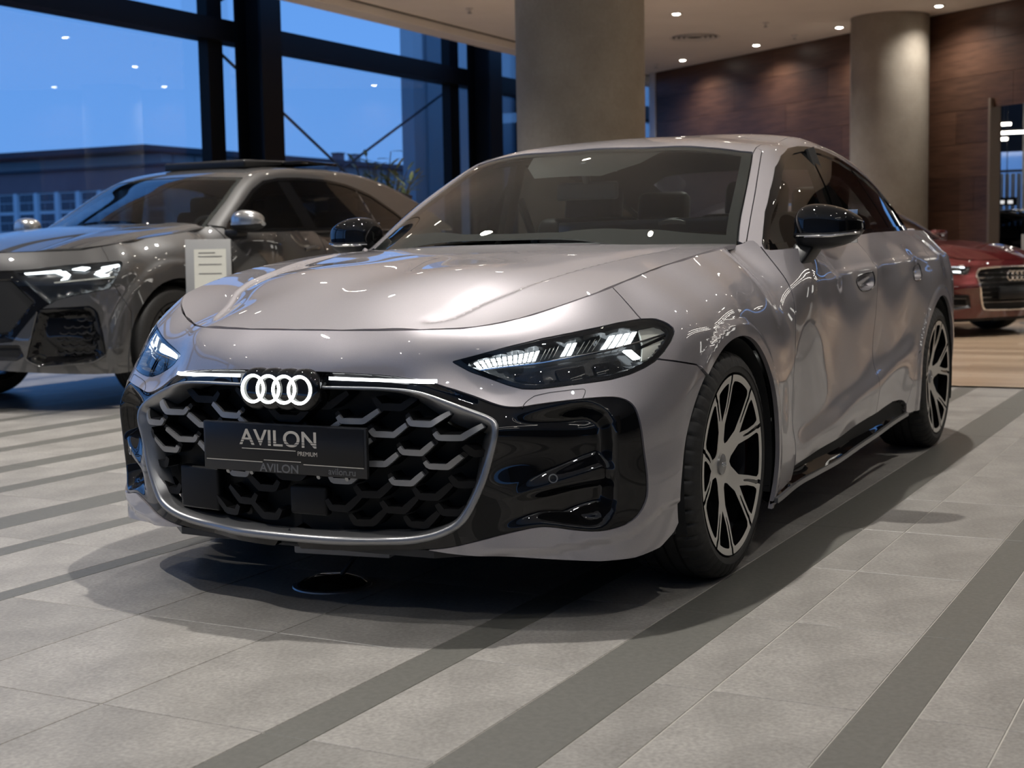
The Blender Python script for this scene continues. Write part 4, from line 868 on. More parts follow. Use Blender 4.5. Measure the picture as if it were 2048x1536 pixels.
# ------------------------------------------------------------------ floor: stone tiles, dark stripes, wood boards further back
def struct(o): o['kind'] = 'structure'; return o
M_GROUT = mat('grout', (.38,.36,.32), .9)
def _tile(i):
    k = (.93, 1.0, 1.05)[i]
    c0 = tuple(c*k for c in (.150,.141,.130)); c1 = tuple(c*k for c in (.285,.270,.250))
    return mat('stone_tile_%d' % i, c1, .42, spec=.4, build=noisecol(4.0, c0, c1, 10, .12, p0=.25, p1=.75, fine=(90, .78, 1.2)))
M_TILE = [_tile(i) for i in range(3)]
M_STRIPE = mat('dark_stripe_tile', (.10,.098,.088), .40, spec=.4, build=noisecol(60, (.092,.09,.08), (.122,.118,.106), 6, .05))
floor = struct(thing('floor'))
mb = MB(); mb.box((-3.0, -1.0, -.0520), (17.0, 22.0, .10)); mb.build('screed', M_GROUT, floor, False)
# bands across y: (y0, y1, dark?)
BANDS = [(-2.94,-2.79,1),(-2.79,-2.475,0),(-2.475,-2.36,1),(-2.36,-1.914,0),(-1.914,-1.73,1),(-1.73,-1.467,0),(-1.467,-1.368,1),(-1.368,-.965,0),(-.965,-.885,1),(-.885,-.405,0),(-.405,.065,0),(.065,.51,0),(.51,.625,1),(.625,.92,0),(.92,1.11,1),(1.11,1.25,0),(1.25,1.575,0),(1.575,1.697,1),(1.697,1.876,0),(1.876,2.30,0),(2.30,2.42,1),(2.42,2.86,0)]
far = {0: MB(), 1: MB()}
tile_me = {}
def tile_mesh(w, l, dark, k):
    key = (round(w, 4), round(l, 4), dark, k)
    if key not in tile_me:
        t = MB(); t.box((0, 0, -.006), (l, w, .012)); o = t.build('stripe_tile' if dark else 'floor_tile', M_STRIPE if dark else M_TILE[k], None, False, bevel=.0012, seg=1)
        tile_me[key] = o.data; bpy.data.objects.remove(o)
    return tile_me[key]
for y0, y1, dark in BANDS:
    L = 1.28 if dark else .64; x0 = .425-.64*10
    x = x0
    while x < 3.0:
        w, l, c = y1-y0, L, (x+L/2, (y0+y1)/2)
        j = .0016 if dark else .0034
        if -3.6 < c[0] < 2.6 and not (c[0] > 2.0 and c[1] > 1.9):
            o = bpy.data.objects.new('stripe_tile' if dark else 'floor_tile', tile_mesh(w-j, l-j, dark, 0 if dark else int(RNG.integers(3)))); link(o, floor); o.location = (c[0], c[1], 0)
        else: far[dark].box((c[0], c[1], -.006), (l-j, w-j, .012))
        x += L
# further bands towards the windows and to the right
yy = -2.94; k = 0
pat = [(.40,0),(.12,1),(.34,0),(.16,1),(.42,0),(.10,1),(.30,0),(.18,1)]
while yy > -10.2:
    w, dark = pat[k % len(pat)]; k += 1
    for i in range(9): far[dark].box((.425-6.4+1.28*i+.3, yy-w/2, -.006), (1.277, w-.003, .012))
    yy -= w
yy = 2.86; k = 0
while yy < 9.8:
    w, dark = pat[k % len(pat)]; k += 1
    for i in range(9): far[dark].box((.425-6.4+1.28*i+.3, yy+w/2, -.006), (1.277, w-.003, .012))
    yy += w
for d in (0, 1): tag(far[d].build('far_stripe_tiles' if d else 'far_floor_tiles', M_STRIPE if d else M_TILE[1], floor, False), kind='stuff')
# wood boards (run parallel to the panelled wall's normal)
def _board(i):
    a = [(.30,.215,.145),(.36,.27,.19),(.25,.175,.115)][i]; b = tuple(min(1, c*1.22) for c in a)
    return mat('floor_board_%d' % i, a, .30, spec=.5, build=noisecol(3.0, a, b, 5, 0, stretch=(14, 1.2, 1)))
M_BRD = [_board(i) for i in range(3)]
wf = struct(thing('floor')); wf.location = (0, 0, 0)
brd = {i: MB() for i in range(3)}; bme = {}
nb = 0
xw0 = -5.85
for r in range(200):
    x = xw0-.0-r*.19
    if x < -38: break
    y = -12.0+(r*.73 % 1.9)
    while y < 12:
        if -13.5 < x and -4.0 < y < 3.2 and nb < 190:
            key = int(RNG.integers(3))
            if key not in bme:
                t = MB(); t.box((0,0,-.006), (.187, 1.895, .012)); o = t.build('floor_board', M_BRD[key], None, False); bme[key] = o.data; bpy.data.objects.remove(o)
            o = bpy.data.objects.new('floor_board', bme[key]); link(o, wf); o.location = (x-.095, y+.95, -.0); nb += 1
        else: brd[int(RNG.integers(3))].box((x-.095, y+.95, -.006), (.187, 1.895, .012))
        y += 1.9
for i in range(3): tag(brd[i].build('far_floor_boards', M_BRD[i], wf, False), kind='stuff')
mb = MB(); mb.box((-26, 0, -.06), (40.3, 26, .10)); mb.build('screed', M_GROUT, wf, False)

# ------------------------------------------------------------------ ceiling
M_CEIL = mat('ceiling_plaster', (.80,.76,.71), .9, build=noisecol(1.2, (.78,.74,.69), (.82,.78,.73)))
ceil = struct(thing('ceiling'))
mb = MB(); mb.box((-9.0, .9, CEIL+.15), (36, 18.3, .30)); mb.build('ceiling_slab', M_CEIL, ceil, False)
mb = MB(); mb.box((-9.0, -8.42, CEIL+.06), (36, .34, .36)); mb.build('ceiling_edge', M_CEIL, ceil, False)
mb = MB(); mb.box((-9.0, -8.235, CEIL+.004), (36, .035, .03)); mb.build('shadow_gap', M_MBLK, ceil, False)
# ------------------------------------------------------------------ walls
M_WOOD = [mat('veneer_%d' % i, (.10,.05,.03), .38, spec=.4, build=noisecol(2.2, a, b, 6, 0, stretch=(1, 1, 9))) for i, (a, b) in enumerate([((.050,.024,.015),(.092,.046,.029)),((.062,.029,.018),(.108,.054,.033)),((.044,.021,.014),(.082,.040,.026))])]
M_DARKW = mat('dark_wall', (.030,.029,.028), .6); M_GREYW = mat('grey_wall', (.20,.19,.185), .8)
A_ = Vector((-21.481, -7.945, 0)); D_ = Vector((.556, .831, 0)); N_ = Vector((.831, -.556, 0))
wood = struct(thing('wall_back', A_, math.atan2(D_.y, D_.x)))   # local x along the wall, local -y towards the room
def wbox(nm, x0, x1, z0, z1, y, t, m, par): 
    b = MB(); b.box(((x0+x1)/2, y, (z0+z1)/2), (x1-x0, t, z1-z0)); return b.build(nm, m, par, False)
wbox('wall_core', -.1, 8.2, 0, CEIL, .12, .16, M_MBLK, wood); wbox('wall_core', 8.2, 14, 2.92, CEIL, .12, .16, M_MBLK, wood)
for r in range(9):
    z0 = r*.467; z1 = z0+.462; x = -((r*1.37) % 2.4)
    while x < 12.5:
        a, b = max(x, 0), min(x+2.395, 12.5)
        if z0 < 2.7: b = min(b, 8.2)
        if b-a > .05: wbox('wall_panel', a, b, z0, min(z1, CEIL), .02, .025, M_WOOD[int(RNG.integers(3))], wood)
        x += 2.4
wbox('end_trim', -.20, -.012, 0, CEIL, .02, .06, mat('white_trim', (.55,.55,.58), .5), wood)
wbox('opening_trim', 8.2, 8.24, 0, 2.92, .04, .2, mat('opening_trim', (.16,.12,.09), .5), wood)
# far and side walls that close the hall
w = struct(thing('wall_far')); mb = MB(); mb.box((-40, 0, 2.1), (.2, 40, 4.2)); mb.build('wall_core', M_DARKW, w, False)
w = struct(thing('wall_right')); mb = MB(); mb.box((-9, 9.95, 2.1), (36, .2, 4.2)); mb.build('wall_core', M_DARKW, w, False)
w = struct(thing('wall_behind')); mb = MB(); mb.box((8.9, 0, 2.1), (.2, 20, 4.2)); mb.build('wall_core', M_GREYW, w, False)

# ------------------------------------------------------------------ columns
M_CONC = mat('concrete', (.29,.25,.20), .8, build=noisecol(1.6, (.25,.213,.17), (.33,.29,.235), 8, .1, fine=(40, .94, 1.05)))
def column(x, y, r, label):
    b = MB(); b.lathe([(r*0, 0), (r, 0), (r, CEIL), (0, CEIL)], 96); o = b.build('column', M_CONC, None); o.location = (x, y, 0); return tag(o, label, 'column')
column(-7.42, -2.98, .555, 'thick round concrete column right behind the roof of the silver-grey saloon')
column(-17.30, -2.62, .555, 'round concrete column standing in front of the wood-panelled wall')
column(-9.6, 4.6, .555, 'round concrete column out to the right behind the silver-grey saloon')
column(1.6, 7.4, .555, 'round concrete column beside the camera on the right')
# ------------------------------------------------------------------ window wall (plane y = -10)
M_STEEL = mat('black_steel', (.003,.003,.0035), .5, spec=.25); M_PANE = thin_glass('facade_glass', (.93,.96,.97))
YW = -10.0
def wwin(n, x0, x1):
    f = struct(thing('window_%d' % n, (0, YW, 0)))
    b = MB()
    b.box(((x0+x1)/2, .02, 3.875), (x1-x0, .30, .28)); b.build('transom', M_STEEL, f, False)
    b = MB(); b.box(((x0+x1)/2, .0, .05), (x1-x0, .2, .10)); b.build('sill', M_STEEL, f, False)
    b = MB(); b.box(((x0+x1)/2, .0, 7.9), (x1-x0, .2, .2)); b.build('head', M_STEEL, f, False)
    b = MB(); b.box((x1-.10, 0, 4.0), (.30, .16, 8)); b.build('mullion', M_STEEL, f, False)
    for z0, z1 in ((.1, 3.73), (4.02, 7.8)):
        b = MB(); b.box(((x0+x1)/2, -.06, (z0+z1)/2), (x1-x0, .012, z1-z0)); b.build('pane', M_PANE, f, False)
xs = [-29.4, -23.3, -17.25, -11.0, -4.9, 1.2, 7.3]
for i in range(len(xs)-1): wwin(i+1, xs[i], xs[i+1])
labels = {-11.0: 'black steel column of the window wall behind the dark grey SUV', -17.25: 'black steel column of the window wall left of the thick concrete column'}
for x in xs[:-1]:
    c = thing('steel_column', (x-.62, -9.62, 0), label=labels.get(x, 'black steel window-wall column far back' if x < -20 else 'black steel window-wall column left of the dark grey SUV'), cat='column', group='steel columns of the window wall' if x not in labels else None)
    b = MB(); b.box((0, 0, 4), (.05, .36, 8)); b.build('web', M_STEEL, c, False)
    for dx in (-.20, .20):
        b = MB(); b.box((0, dx, 4), (.44, .04, 8)); b.build('flange', M_STEEL, c, False)
# tie rods outside
def rod(a, b, lab): m_ = MB(); m_.tube([a, b], .022, 8); return tag(m_.build('tie_rod', mat('rod_steel', (.05,.075,.10), .4, .3)), lab, 'tie rod')
rod((-11.6,-10.32,3.72), (-18.9,-10.32,.0), 'thin steel tie rod sloping down rightwards outside the window'); rod((-18.0,-10.42,3.74), (-9.7,-10.42,.0), 'thin steel tie rod sloping down leftwards outside the window')
rod((-11.6,-10.2,4.35), (-16.5,-10.2,7.0), 'thin steel tie rod rising above the window transom')
# blue-grey clad bay outside, right end of the glazing
M_CLAD = mat('blue_grey_cladding', (.36,.43,.48), .6)
t = thing('clad_pier', (-23.3, -13.6, 0), label='blue-grey clad pier seen through the glass left of the second steel column', cat='pier')
for i in range(6):
    b = MB(); b.box((i*.5-1.25, 0, 4), (.49, .3 if i % 2 else .4, 8)); b.build('cladding_panel', M_CLAD, t, False)
t = thing('dark_annex', (-33.4, -14.2, 0), label='dark glazed annex outside behind the second steel column', cat='building')
b = MB(); b.box((0, 0, 4), (14, .5, 8)); b.build('facade', mat('annex', (.13,.19,.25), .25), t, False)
for i in range(6):
    b = MB(); b.box((-5+i*2.2, .3, 4), (.12, .12, 8)); b.build('mullion', M_STEEL, t, False)

# ------------------------------------------------------------------ ceiling fittings
M_LAMP = mat('spot_lens', (1,1,1), .4, emit=(1.0,.93,.80), estr=30.0); M_TRIM = mat('spot_trim', (.62,.60,.57), .5)
def mk_spot():
    t = thing('ceiling_spot', (0,0,CEIL))
    b = MB(); b.lathe([(.058,0),(.085,0),(.085,-.010),(.056,-.012),(.052,.02)], 28); b.build('trim_ring', M_TRIM, t)
    b = MB(); b.lathe([(0,-.020),(.030,-.019),(.050,-.008),(.052,.0)], 24); b.build('lens', M_LAMP, t)
    return t
_sp = mk_spot(); _lens = list(_sp.children)
def spot(x, y, label, power=SPOT_W, group=None, ang=105, blend=.9, col=(1,.962,.905), aim=None):
    t = thing('ceiling_spot', (x, y, CEIL), label=label, cat='ceiling light', group=group)
    for c in _lens: q_ = c.copy(); link(q_, t)
    if power:
        l = bpy.data.lights.new('spot_light', 'SPOT'); l.energy = power; l.color = col; l.spot_size = math.radians(ang); l.spot_blend = blend; l.shadow_soft_size = .045
        lo = bpy.data.objects.new('spot_light', l); link(lo, t); lo.location = (0, 0, -.03)
        if aim is not None:
            d = Vector(aim)-Vector((x, y, CEIL)); lo.rotation_euler = d.to_track_quat('-Z', 'Y').to_euler()
    return t
WS = [(-18.955,-5.162,'round ceiling spot nearest the middle of the wood-panelled wall'),(-20.035,-6.852,'round ceiling spot near the left end of the wood-panelled wall'),(-17.812,-3.495,'round ceiling spot just left of the round column top'),(-16.64,-1.797,'round ceiling spot just right of the round column top'),(-15.225,-5.106,'round ceiling spot above the thick concrete column, away from the wall')]
for x, y, lab in WS: spot(x, y, lab, 120 if x < -16 else 300, ang=140, aim=(x-.25, y+.15, 0))
G_S = 'ceiling spots above the cars'
for x in (-12.1,-9.7,-7.3,-4.9,-2.5,-.1,2.3,4.7):
    for y in (-6.6,-4.4,-2.2,.2,2.6,5.0):
        if (x, y) == (-7.3, -2.2): continue
        lit = (round((x+12.1)/2.4)+round((y+6.6)/2.2)) % 2 == 0
        spot(x, y, 'round ceiling spot in the rows above the cars, out of the frame', SPOT_W*(1 if y < 2 else .7 if (y > 4 and x > 2) else .4 if y < 4 else .10) if lit else 0, G_S)
t = thing('air_diffuser', (-17.536,-5.694,CEIL), label='round ceiling air diffuser with ring fins', cat='air vent')
for r in (.34,.26,.18,.10):
    b = MB(); b.lathe([(r,-.002),(r+.05,-.016),(r+.055,-.008),(r+.02,-.002)], 40); b.build('ring_fin', M_TRIM, t)
b = MB(); b.lathe([(0,-.006),(.38,-.004),(.38,-.001),(0,-.001)], 40); b.build('back_plate', M_MBLK, t)
for c in _lens: bpy.data.objects.remove(c)
bpy.data.objects.remove(_sp)
for x, y, lab in ((-16.742,-4.301,'small sprinkler head on the ceiling left of the round column'),(-18.236,-4.31,'small ceiling sprinkler close to the wood-panelled wall'),(-20.305,-7.458,'small ceiling sprinkler at the left end of the wood wall'),(-13.229,-7.3,'small ceiling sprinkler near the ceiling edge by the windows')):
    t = thing('sprinkler', (x, y, CEIL), label=lab, cat='sprinkler')
    b = MB(); b.lathe([(0,0),(.05,0),(.05,-.012),(.015,-.02),(.012,-.06)], 16); b.build('rosette', M_TRIM, t)
    b = MB(); b.lathe([(0,-.062),(.03,-.06),(.032,-.066),(0,-.068)], 16); b.build('deflector', M_SATIN, t)
t = thing('security_camera', (-21.5,-7.75,CEIL), label='small black camera under the ceiling left of the wood wall', cat='camera')
b = MB(); b.box((0,0,-.06), (.14,.14,.12)); b.build('mount', M_SBLK, t, bevel=.02); b = MB(); b.tube([(0,0,-.12),(.12,.05,-.17)], .06, 14); b.build('housing', M_SBLK, t)
# long light rows over the right-hand side of the hall (they show as streaks in the car's flank)
M_TUBE = mat('light_tube', (1,1,1), .4, emit=(1,.95,.86), estr=9.0)
nth = ('first','second','third','fourth','fifth')
for i, (x, y, l) in enumerate(((-12.0,5.9,16.0),(-12.0,6.5,16.0),(-12.0,7.1,16.0),(2.6,4.2,2.6),(3.6,5.4,2.2))):
    t = thing('linear_light', (x, y, 3.75), label='long hanging tube light on the right of the hall, %s in the row' % nth[i], cat='ceiling light', group='tube lights on the right')
    b = MB(); b.box((0,0,.03), (l,.07,.05)); b.build('housing', M_SBLK, t, False); b = MB(); b.box((0,0,-.005), (l-.04,.045,.02)); b.build('tube', M_TUBE, t, False)
    for dx in (-l*.4, l*.4):
        b = MB(); b.tube([(dx,0,.05),(dx,0,CEIL-3.75)], .006, 6); b.build('hanger', M_SBLK, t)
# unseen glowing panels on the right wall, added for bright reflections in the flank
for i, (x, w_) in enumerate(((-21.0,1.4),(-17.0,2.2),(-12.5,1.0))):
    t = thing('reflection_panel', (x, 9.75, 0), label='unseen glowing panel added on the right-hand wall for reflections, %s from the back' % nth[i], cat='reflection panel')
    b = MB(); b.box((0,.05,1.7), (w_,.06,1.6)); b.build('back_panel', mat('reflection_panel_white', (.7,.7,.7), .6, emit=(1,.97,.9), estr=1.6), t, False)
    b = MB()
    for dx, dz, ww, hh in ((-w_/2,1.7,.08,1.7),(w_/2,1.7,.08,1.7),(0,2.5,w_+.08,.08),(0,.9,w_+.08,.08)): b.box((dx,0,dz), (ww,.2,hh))
    b.build('frame', M_SBLK, t, False)
# ------------------------------------------------------------------ hall behind the opening
w = struct(thing('wall_back_hall', (0,0,0)))
hb = MB(); hb.box((-29.5, 8, 2.1), (.2, 30, 4.2)); hb.build('wall_core', M_MBLK, w, False)
# ------------------------------------------------------------------ outside
M_GRND = mat('asphalt', (.05,.055,.06), .8)
o = MB().add([(-420,-420,-.15),(60,-420,-.15),(60,-10.2,-.15),(-420,-10.2,-.15)], [(0,1,2,3)]).build('ground', M_GRND, None, False); struct(o)
M_RED = mat('red_brown_cladding', (.26,.17,.18), .8, build=noisecol(.15, (.24,.155,.165), (.28,.185,.195)))
M_WHT = mat('white_render', (.86,.88,.90), .8); M_WIN = mat('block_window', (.03,.05,.085), .15)
M_CURT = mat('window_frame_white', (.66,.70,.74), .6); M_ROOFD = mat('dark_roof', (.045,.055,.075), .7)
# residential block, facade in the plane x = -151
bl = thing('apartment_block', (-151, -132, 0), math.radians(-90), label='white apartment block with red-brown upper storeys outside the window', cat='building')   # local +x = world -y, local +y = world +x
L = 118
b = MB(); b.box((L/2, -5, 5.05), (L, 10, 10.1)); b.build('wall', M_WHT, bl, False)
b = MB(); b.box((L/2, -5, 11.65), (L+.6, 10.6, 3.1)); b.build('upper_storeys', M_RED, bl, False)
b = MB(); b.box((L/2, -5, 13.25), (L+1.4, 11.6, .35)); b.build('roof_edge', M_ROOFD, bl, False)
for i in range(28):
    x = 2.4+i*4.1
    for r in range(3):
        z = 8.72-r*2.85
        f = MB(); f.box((x, .05, z), (2.9, .2, 2.4)); fo = f.build('window_frame', M_CURT, bl, False)
        sg = 1 if (i+r) % 2 else -1
        for dx, dz, ww, hh in ((-.9,.62,.86,1.08),(.47,.62,1.66,1.08),(-.47,-.62,1.66,1.12),(.92,-.62,.80,1.12)):
            p = MB(); p.box((x+dx*sg, .18, z+dz), (ww, .08, hh)); p.build('pane', M_WIN, fo, False)
    b = MB(); b.box((x+2.05, .18, 5.05), (.7, .4, 10.1)); b.build('pilaster', M_WHT, bl, False)
# long grey hall with overhanging flat roof, front in the plane y = -173.5
M_GREYB = mat('pale_grey_hall', (.50,.52,.54), .8)
h = thing('factory_hall', (-197, -173.5, 0), label='long pale grey hall with flat overhanging roof far outside', cat='building')
b = MB(); b.box((-75, -25, 9.4), (150, 50, 18.8)); b.build('wall', M_GREYB, h, False); b = MB(); b.box((-72, -24, 19.3), (162, 56, 1.0)); b.build('roof', M_ROOFD, h, False)
for i in range(25):
    b = MB(); b.box((-3-i*6, .1, 9.4), (.4, .3, 18.8)); b.build('pilaster', mat('hall_rib', (.38,.40,.42), .8), h, False)
M_FIR = mat('fir_green', (.015,.026,.030), .9)
firs = ('leftmost','second','third','fourth','fifth','sixth','seventh','eighth','ninth','tenth')
for i in range(10):
    t = thing('fir_tree', (-178-i*3.6, -141-(i % 3)*2.0, -.15), label='small dark fir before the far grey hall, %s of the row from the left' % firs[i], cat='tree', group='firs before the far hall')
    hh = 12.6+2.0*((i*7) % 5)/4; b = MB()
    b.lathe([(1.5,6.5),(1.0,8.8),(1.15,8.6),(.7,10.6),(.8,10.5),(0,hh)], 9); b.build('crown', M_FIR, t); b = MB(); b.tube([(0,0,0),(0,0,6.8)], .35, 8); b.build('trunk', M_FIR, t)
for i, (x, c) in enumerate(((-262.0,'red-brown'),(-268.5,'blue-grey'))):
    t = thing('chimney_block', (x, -180, 19.8), label='%s rooftop chimney block on the far grey hall' % c, cat='chimney')
    b = MB(); b.box((0,0,1.2), (2.0,2.0,2.4)); b.build('stack', M_RED if i == 0 else M_GREYB, t, False); b = MB(); b.box((0,0,2.5), (2.3,2.3,.3)); b.build('cap', M_ROOFD, t, False)
# ------------------------------------------------------------------ the dark grey SUV on the left
M_ARCH = mat('arch_trim_grey', (.055,.053,.052), .35, .2, .6)
M_MIRS = mat('silver_mirror_cap', (.55,.55,.55), .25, .9)
def suv():
    car = thing('suv', (-3.40,-5.05,0), label='dark grey SUV with raised sunroof parked by the window wall', cat='car'); P = car; G = .003
    su = np.concatenate([np.arange(SLOW.lo, -3.6, .08), np.arange(-3.6, 0, .03), np.linspace(0, SLOW.hi, 90)]); base = Sheet.grid(su, np.linspace(.225, 1.21, 66))
    hz = np.array(SHOODP[:8]+[(-.60,.765,1.178)]); hs, _, _ = SLOW.inv(hz); HS = np.r_[hs, -.66, -.68, -1.0, -1.85, -3.0, -3.4, -6][::-1]; HZ = np.r_[hz[:,2], 1.19, 1.125, 1.128, 1.14, 1.165, 1.19, 1.19][::-1]
    d_h = lambda U: np.interp(U[:,0], HS, HZ)-U[:,1]-G
    d_a = lambda U: np.minimum(arch(U, -.055, .385, .43, .437), arch(U, -3.045, .385, .43, .437))*.4
    f_hl = sdf([(1.05,.893),(.94,.897),(.706,.922),(.38,.944),(.377,.928),(.421,.851),(.475,.771),(.566,.753),(.655,.736),(.716,.723),(.762,.711),(.809,.682)])
    f_gr = sdf([(1.6,.90),(1.13,.893),(1.03,.894),(.809,.685),(.882,.641),(.96,.55),(1.043,.455),(1.131,.445),(1.6,.44)])
    INT_ = [(.882,.636),(.857,.655),(.592,.664),(.563,.645),(.546,.615),(.527,.494),(.514,.355),(.578,.311),(.874,.29),(.962,.334)]
    f_in = sdf(INT_); f_lb = sdf([(1.6,.425),(1.0,.428),(.975,.36),(1.02,.335),(1.6,.33)])
    body = base.clip(d_h).clip(d_a).clip(lambda U: U[:,1]-np.interp(U[:,0], [-6,-.5,.37,.45,.57,.72,1.15,1.5], [.27,.30,.24,.235,.235,.243,.27,.28]))
    put = lambda sh, off=0.0: SLOW.at(sh.U[:,0], sh.U[:,1], np.zeros(len(sh.U))+off)
    def flare(U): return .016*sm((.13-np.minimum(arch(U, -.055, .385, .43, .437), arch(U, -3.045, .385, .43, .437))*.43)/.03)
    front = body.clip(lambda U: -f_hl(U)-G).clip(lambda U: -f_gr(U)-G).clip(lambda U: -f_in(U)-G).clip(lambda U: -f_lb(U)-G)
    seam = lambda U: U[:,0]-np.interp(U[:,1], [.2,.62,.70,.80,1.3], [.375,.36,.40,.45,.45])
    b = front.clip(seam); panel('front_bumper', put(b, flare(b.U)), b.F, M_SUVP, P, 'join', .015, True)
    fn = body.clip(lambda U: -f_hl(U)-G).clip(lambda U: -seam(U)-G).clip(lambda U: U[:,0]+.64); V = put(fn, flare(fn.U))
    for mir in (None, 'flip'): panel('front_fender', V, fn.F, M_SUVP, P, mir, .015, True)
    for nm, a, c in (('front_door', -.643, -1.78), ('rear_door', -1.785, -2.75)):
        d = body.clip(lambda U: np.minimum(a-U[:,0], U[:,0]-c)-G).clip(lambda U: U[:,1]-.36); V = put(d, flare(d.U))
        for mir in (None, 'flip'):
            o = panel(nm, V, d.F, M_SUVP, P, mir, .015, True)
            sg = -1 if mir else 1; mb = MB(); q_ = SLOW.at(np.linspace(c+.10, c+.33, 8), np.full(8, 1.0), np.array([.0,.022,.034,.038,.038,.034,.022,.0]))*[1, sg, 1]; mb.tube(q_, .014, 8); mb.build('door_handle', M_SUVP, o)
    sk = body.clip(lambda U: np.minimum(-.45-U[:,0], U[:,0]+2.65)).clip(lambda U: .355-U[:,1]); V = put(sk, .012)
    for mir in (None, 'flip'): panel('side_skirt', V, sk.F, M_ARCH, P, mir, .02, True)
    qt = body.clip(lambda U: -2.755-U[:,0]-G); V = put(qt, flare(qt.U))
    for mir in (None, 'flip'): panel('rear_quarter_panel', V, qt.F, M_SUVP, P, mir, .015, True)
    # black grille shield, chrome hoops
    g = base.clip(lambda U: f_gr(U)-.001); ins = f_gr(g.U); panel('grille', put(g, -.005-.05*sm((ins-.05)/.03)), g.F, M_GBLK, P, 'join', .02, True)
    for z in (.84,.765,.69,.615,.54):
        for k in range(-4, 5):
            s0 = SLOW.hi-abs(k)*.105-(.05 if round((z-.54)/.075) % 2 else 0); 
            if f_gr(np.array([[min(s0, SLOW.hi-.001), z]]))[0] < .035: continue
            sg = 1 if k >= 0 else -1; q_ = np.linspace(0, np.pi, 9); mb = MB()
            pts = SLOW.at(np.clip(s0+.042*np.cos(q_), 0, SLOW.hi), z-.022*np.sin(q_), np.full(9, -.03))*[1, sg, 1]
            mb.tube(pts, .0075, 6); mb.build('grille_hoop', M_SATIN, P)
    lb = base.clip(lambda U: f_lb(U)-.001); panel('lower_grille', put(lb, -.03*sm(f_lb(lb.U)/.03)), lb.F, M_SBLK, P, 'join', .02, True)
    it = base.clip(lambda U: f_in(U)-.001); V = put(it, -.004-.06*sm((f_in(it.U)-.012)/.04))
    for mir in (None, 'flip'):
        sg = -1 if mir else 1
        o = panel('air_intake', V, it.F, M_GBLK, P, mir, .02, True)
        f_me = sdf([(.766,.605),(.558,.615),(.525,.365),(.614,.317),(.806,.367)])
        for r in range(7):
            for k in range(7):
                u, z = .53+k*.052+(.026 if r % 2 else 0), .59-r*.042
                if f_me(np.array([[u, z]]))[0] < .02: continue
                q_ = np.linspace(0, np.pi, 8); mb = MB(); mb.tube(SLOW.at(u+.024*np.cos(q_), z-.015*np.sin(q_), np.full(8, -.040))*[1, sg, 1], .0045, 5); mb.build('intake_scale', M_SBLK, o)
        mb = MB(); e_ = dens(np.array(INT_[6:]+INT_[:1]), .03); mb.tube(SLOW.at(e_[:,0], e_[:,1], np.full(len(e_), .004))*[1, sg, 1], .006, 6); mb.build('intake_blade', M_SUVP, o)
        # headlight
        hl = bpy.data.objects.new('headlight', None); link(hl, P)
        ls = base.clip(lambda U: f_hl(U)-.001); panel('lens', put(ls, .001), ls.F, M_LENS, hl, mir, 0, True)
        panel('housing', put(ls, -.006-.03*sm(f_hl(ls.U)/.02)), ls.F, M_HOUS, hl, mir, .03, True)
        for q4, m_ in (([(.966,.884),(.739,.901),(.724,.888),(.956,.876)], M_LED),([(.772,.885),(.708,.892),(.683,.868),(.722,.862)], M_LED),([(.715,.855),(.688,.862),(.70,.842),(.742,.834)], M_LED),([(.671,.905),(.61,.919),(.564,.914),(.599,.897)], M_LED),([(.499,.915),(.397,.930),(.392,.92),(.50,.903)], M_LED),([(.50,.899),(.44,.905),(.485,.885),(.539,.884)], M_LED),([(.549,.872),(.503,.875),(.463,.858),(.514,.853)], M_LED),([(.781,.822),(.433,.852),(.434,.843),(.777,.814)], M_REFL)):
            q4 = np.array(q4); V8 = np.concatenate([SLOW.at(q4[:,0], q4[:,1], np.full(4, -.012)), SLOW.at(q4[:,0], q4[:,1], np.full(4, -.022))])*[1, sg, 1]
            mb = MB(); mb.add(V8, [(0,1,2,3),(7,6,5,4),(0,4,5,1),(1,5,6,2),(2,6,7,3),(3,7,4,0)]); mb.build('led_bar' if m_ is M_LED else 'light_blade', m_, hl)
    # bonnet
    A = np.array(SHOODP); HD = BSurf(-.8, .95, 10, 0, .9, 7).fit(A[:,0], A[:,1], A[:,2], np.ones(len(A)), 8e-6, sym='vlo')
    hs_ = Sheet.grid(np.linspace(-.72, .86, 70), np.linspace(-.86, .86, 76)); edge = [tuple(p[:2]) for p in SHOODP[:8]]+[(-.55,.6),(-.45,.4),(-.38,.2),(-.36,0)]
    f_e = sdf(edge+[(x, -y) for x, y in edge[-2:0:-1]]); hs_ = hs_.clip(lambda U: f_e(U)-G); x, y = hs_.U.T
    zz = HD(x, np.abs(y))+.012*sm((np.abs(y)-.42)/.10)*sm((.74-np.abs(y))/.08)
    panel('bonnet', np.stack([x, y, zz], 1), hs_.F, M_SUVP, P, None, .015, False, sym=False)
    inn = base.clip(d_h).clip(d_a).clip(lambda U: U[:,1]-.30).clip(lambda U: np.minimum(-f_hl(U), -f_in(U))-.01); panel('inner_shell', put(inn, -.02), inn.F, M_MBLK, P, 'join', 0, True)
    for xw in (0.0, -2.995):
        for sg in (1, -1):
            q_ = np.linspace(-.3, np.pi+.3, 30); V = [(xw-.005+.425*math.cos(a), sg*yy, .385+.425*math.sin(a)) for yy in (.965,.62) for a in q_]; mb = MB(); mb.add(V, [(i, i+1, 31+i, 30+i) for i in range(29)])
            mb.add([(xw, sg*.62, .25)]+[(xw-.005+.425*math.cos(a), sg*.62, .385+.425*math.sin(a)) for a in q_], [(0, i, i+1) for i in range(1, 30)]); mb.build('arch_liner', M_MBLK, P)
    mb = MB(); mb.box((-1.5, 0, .32), (4.4, 1.2, .08)); mb.box((-1.5, 0, .30), (1.9, 1.76, .06)); mb.build('underbody', M_MBLK, P)
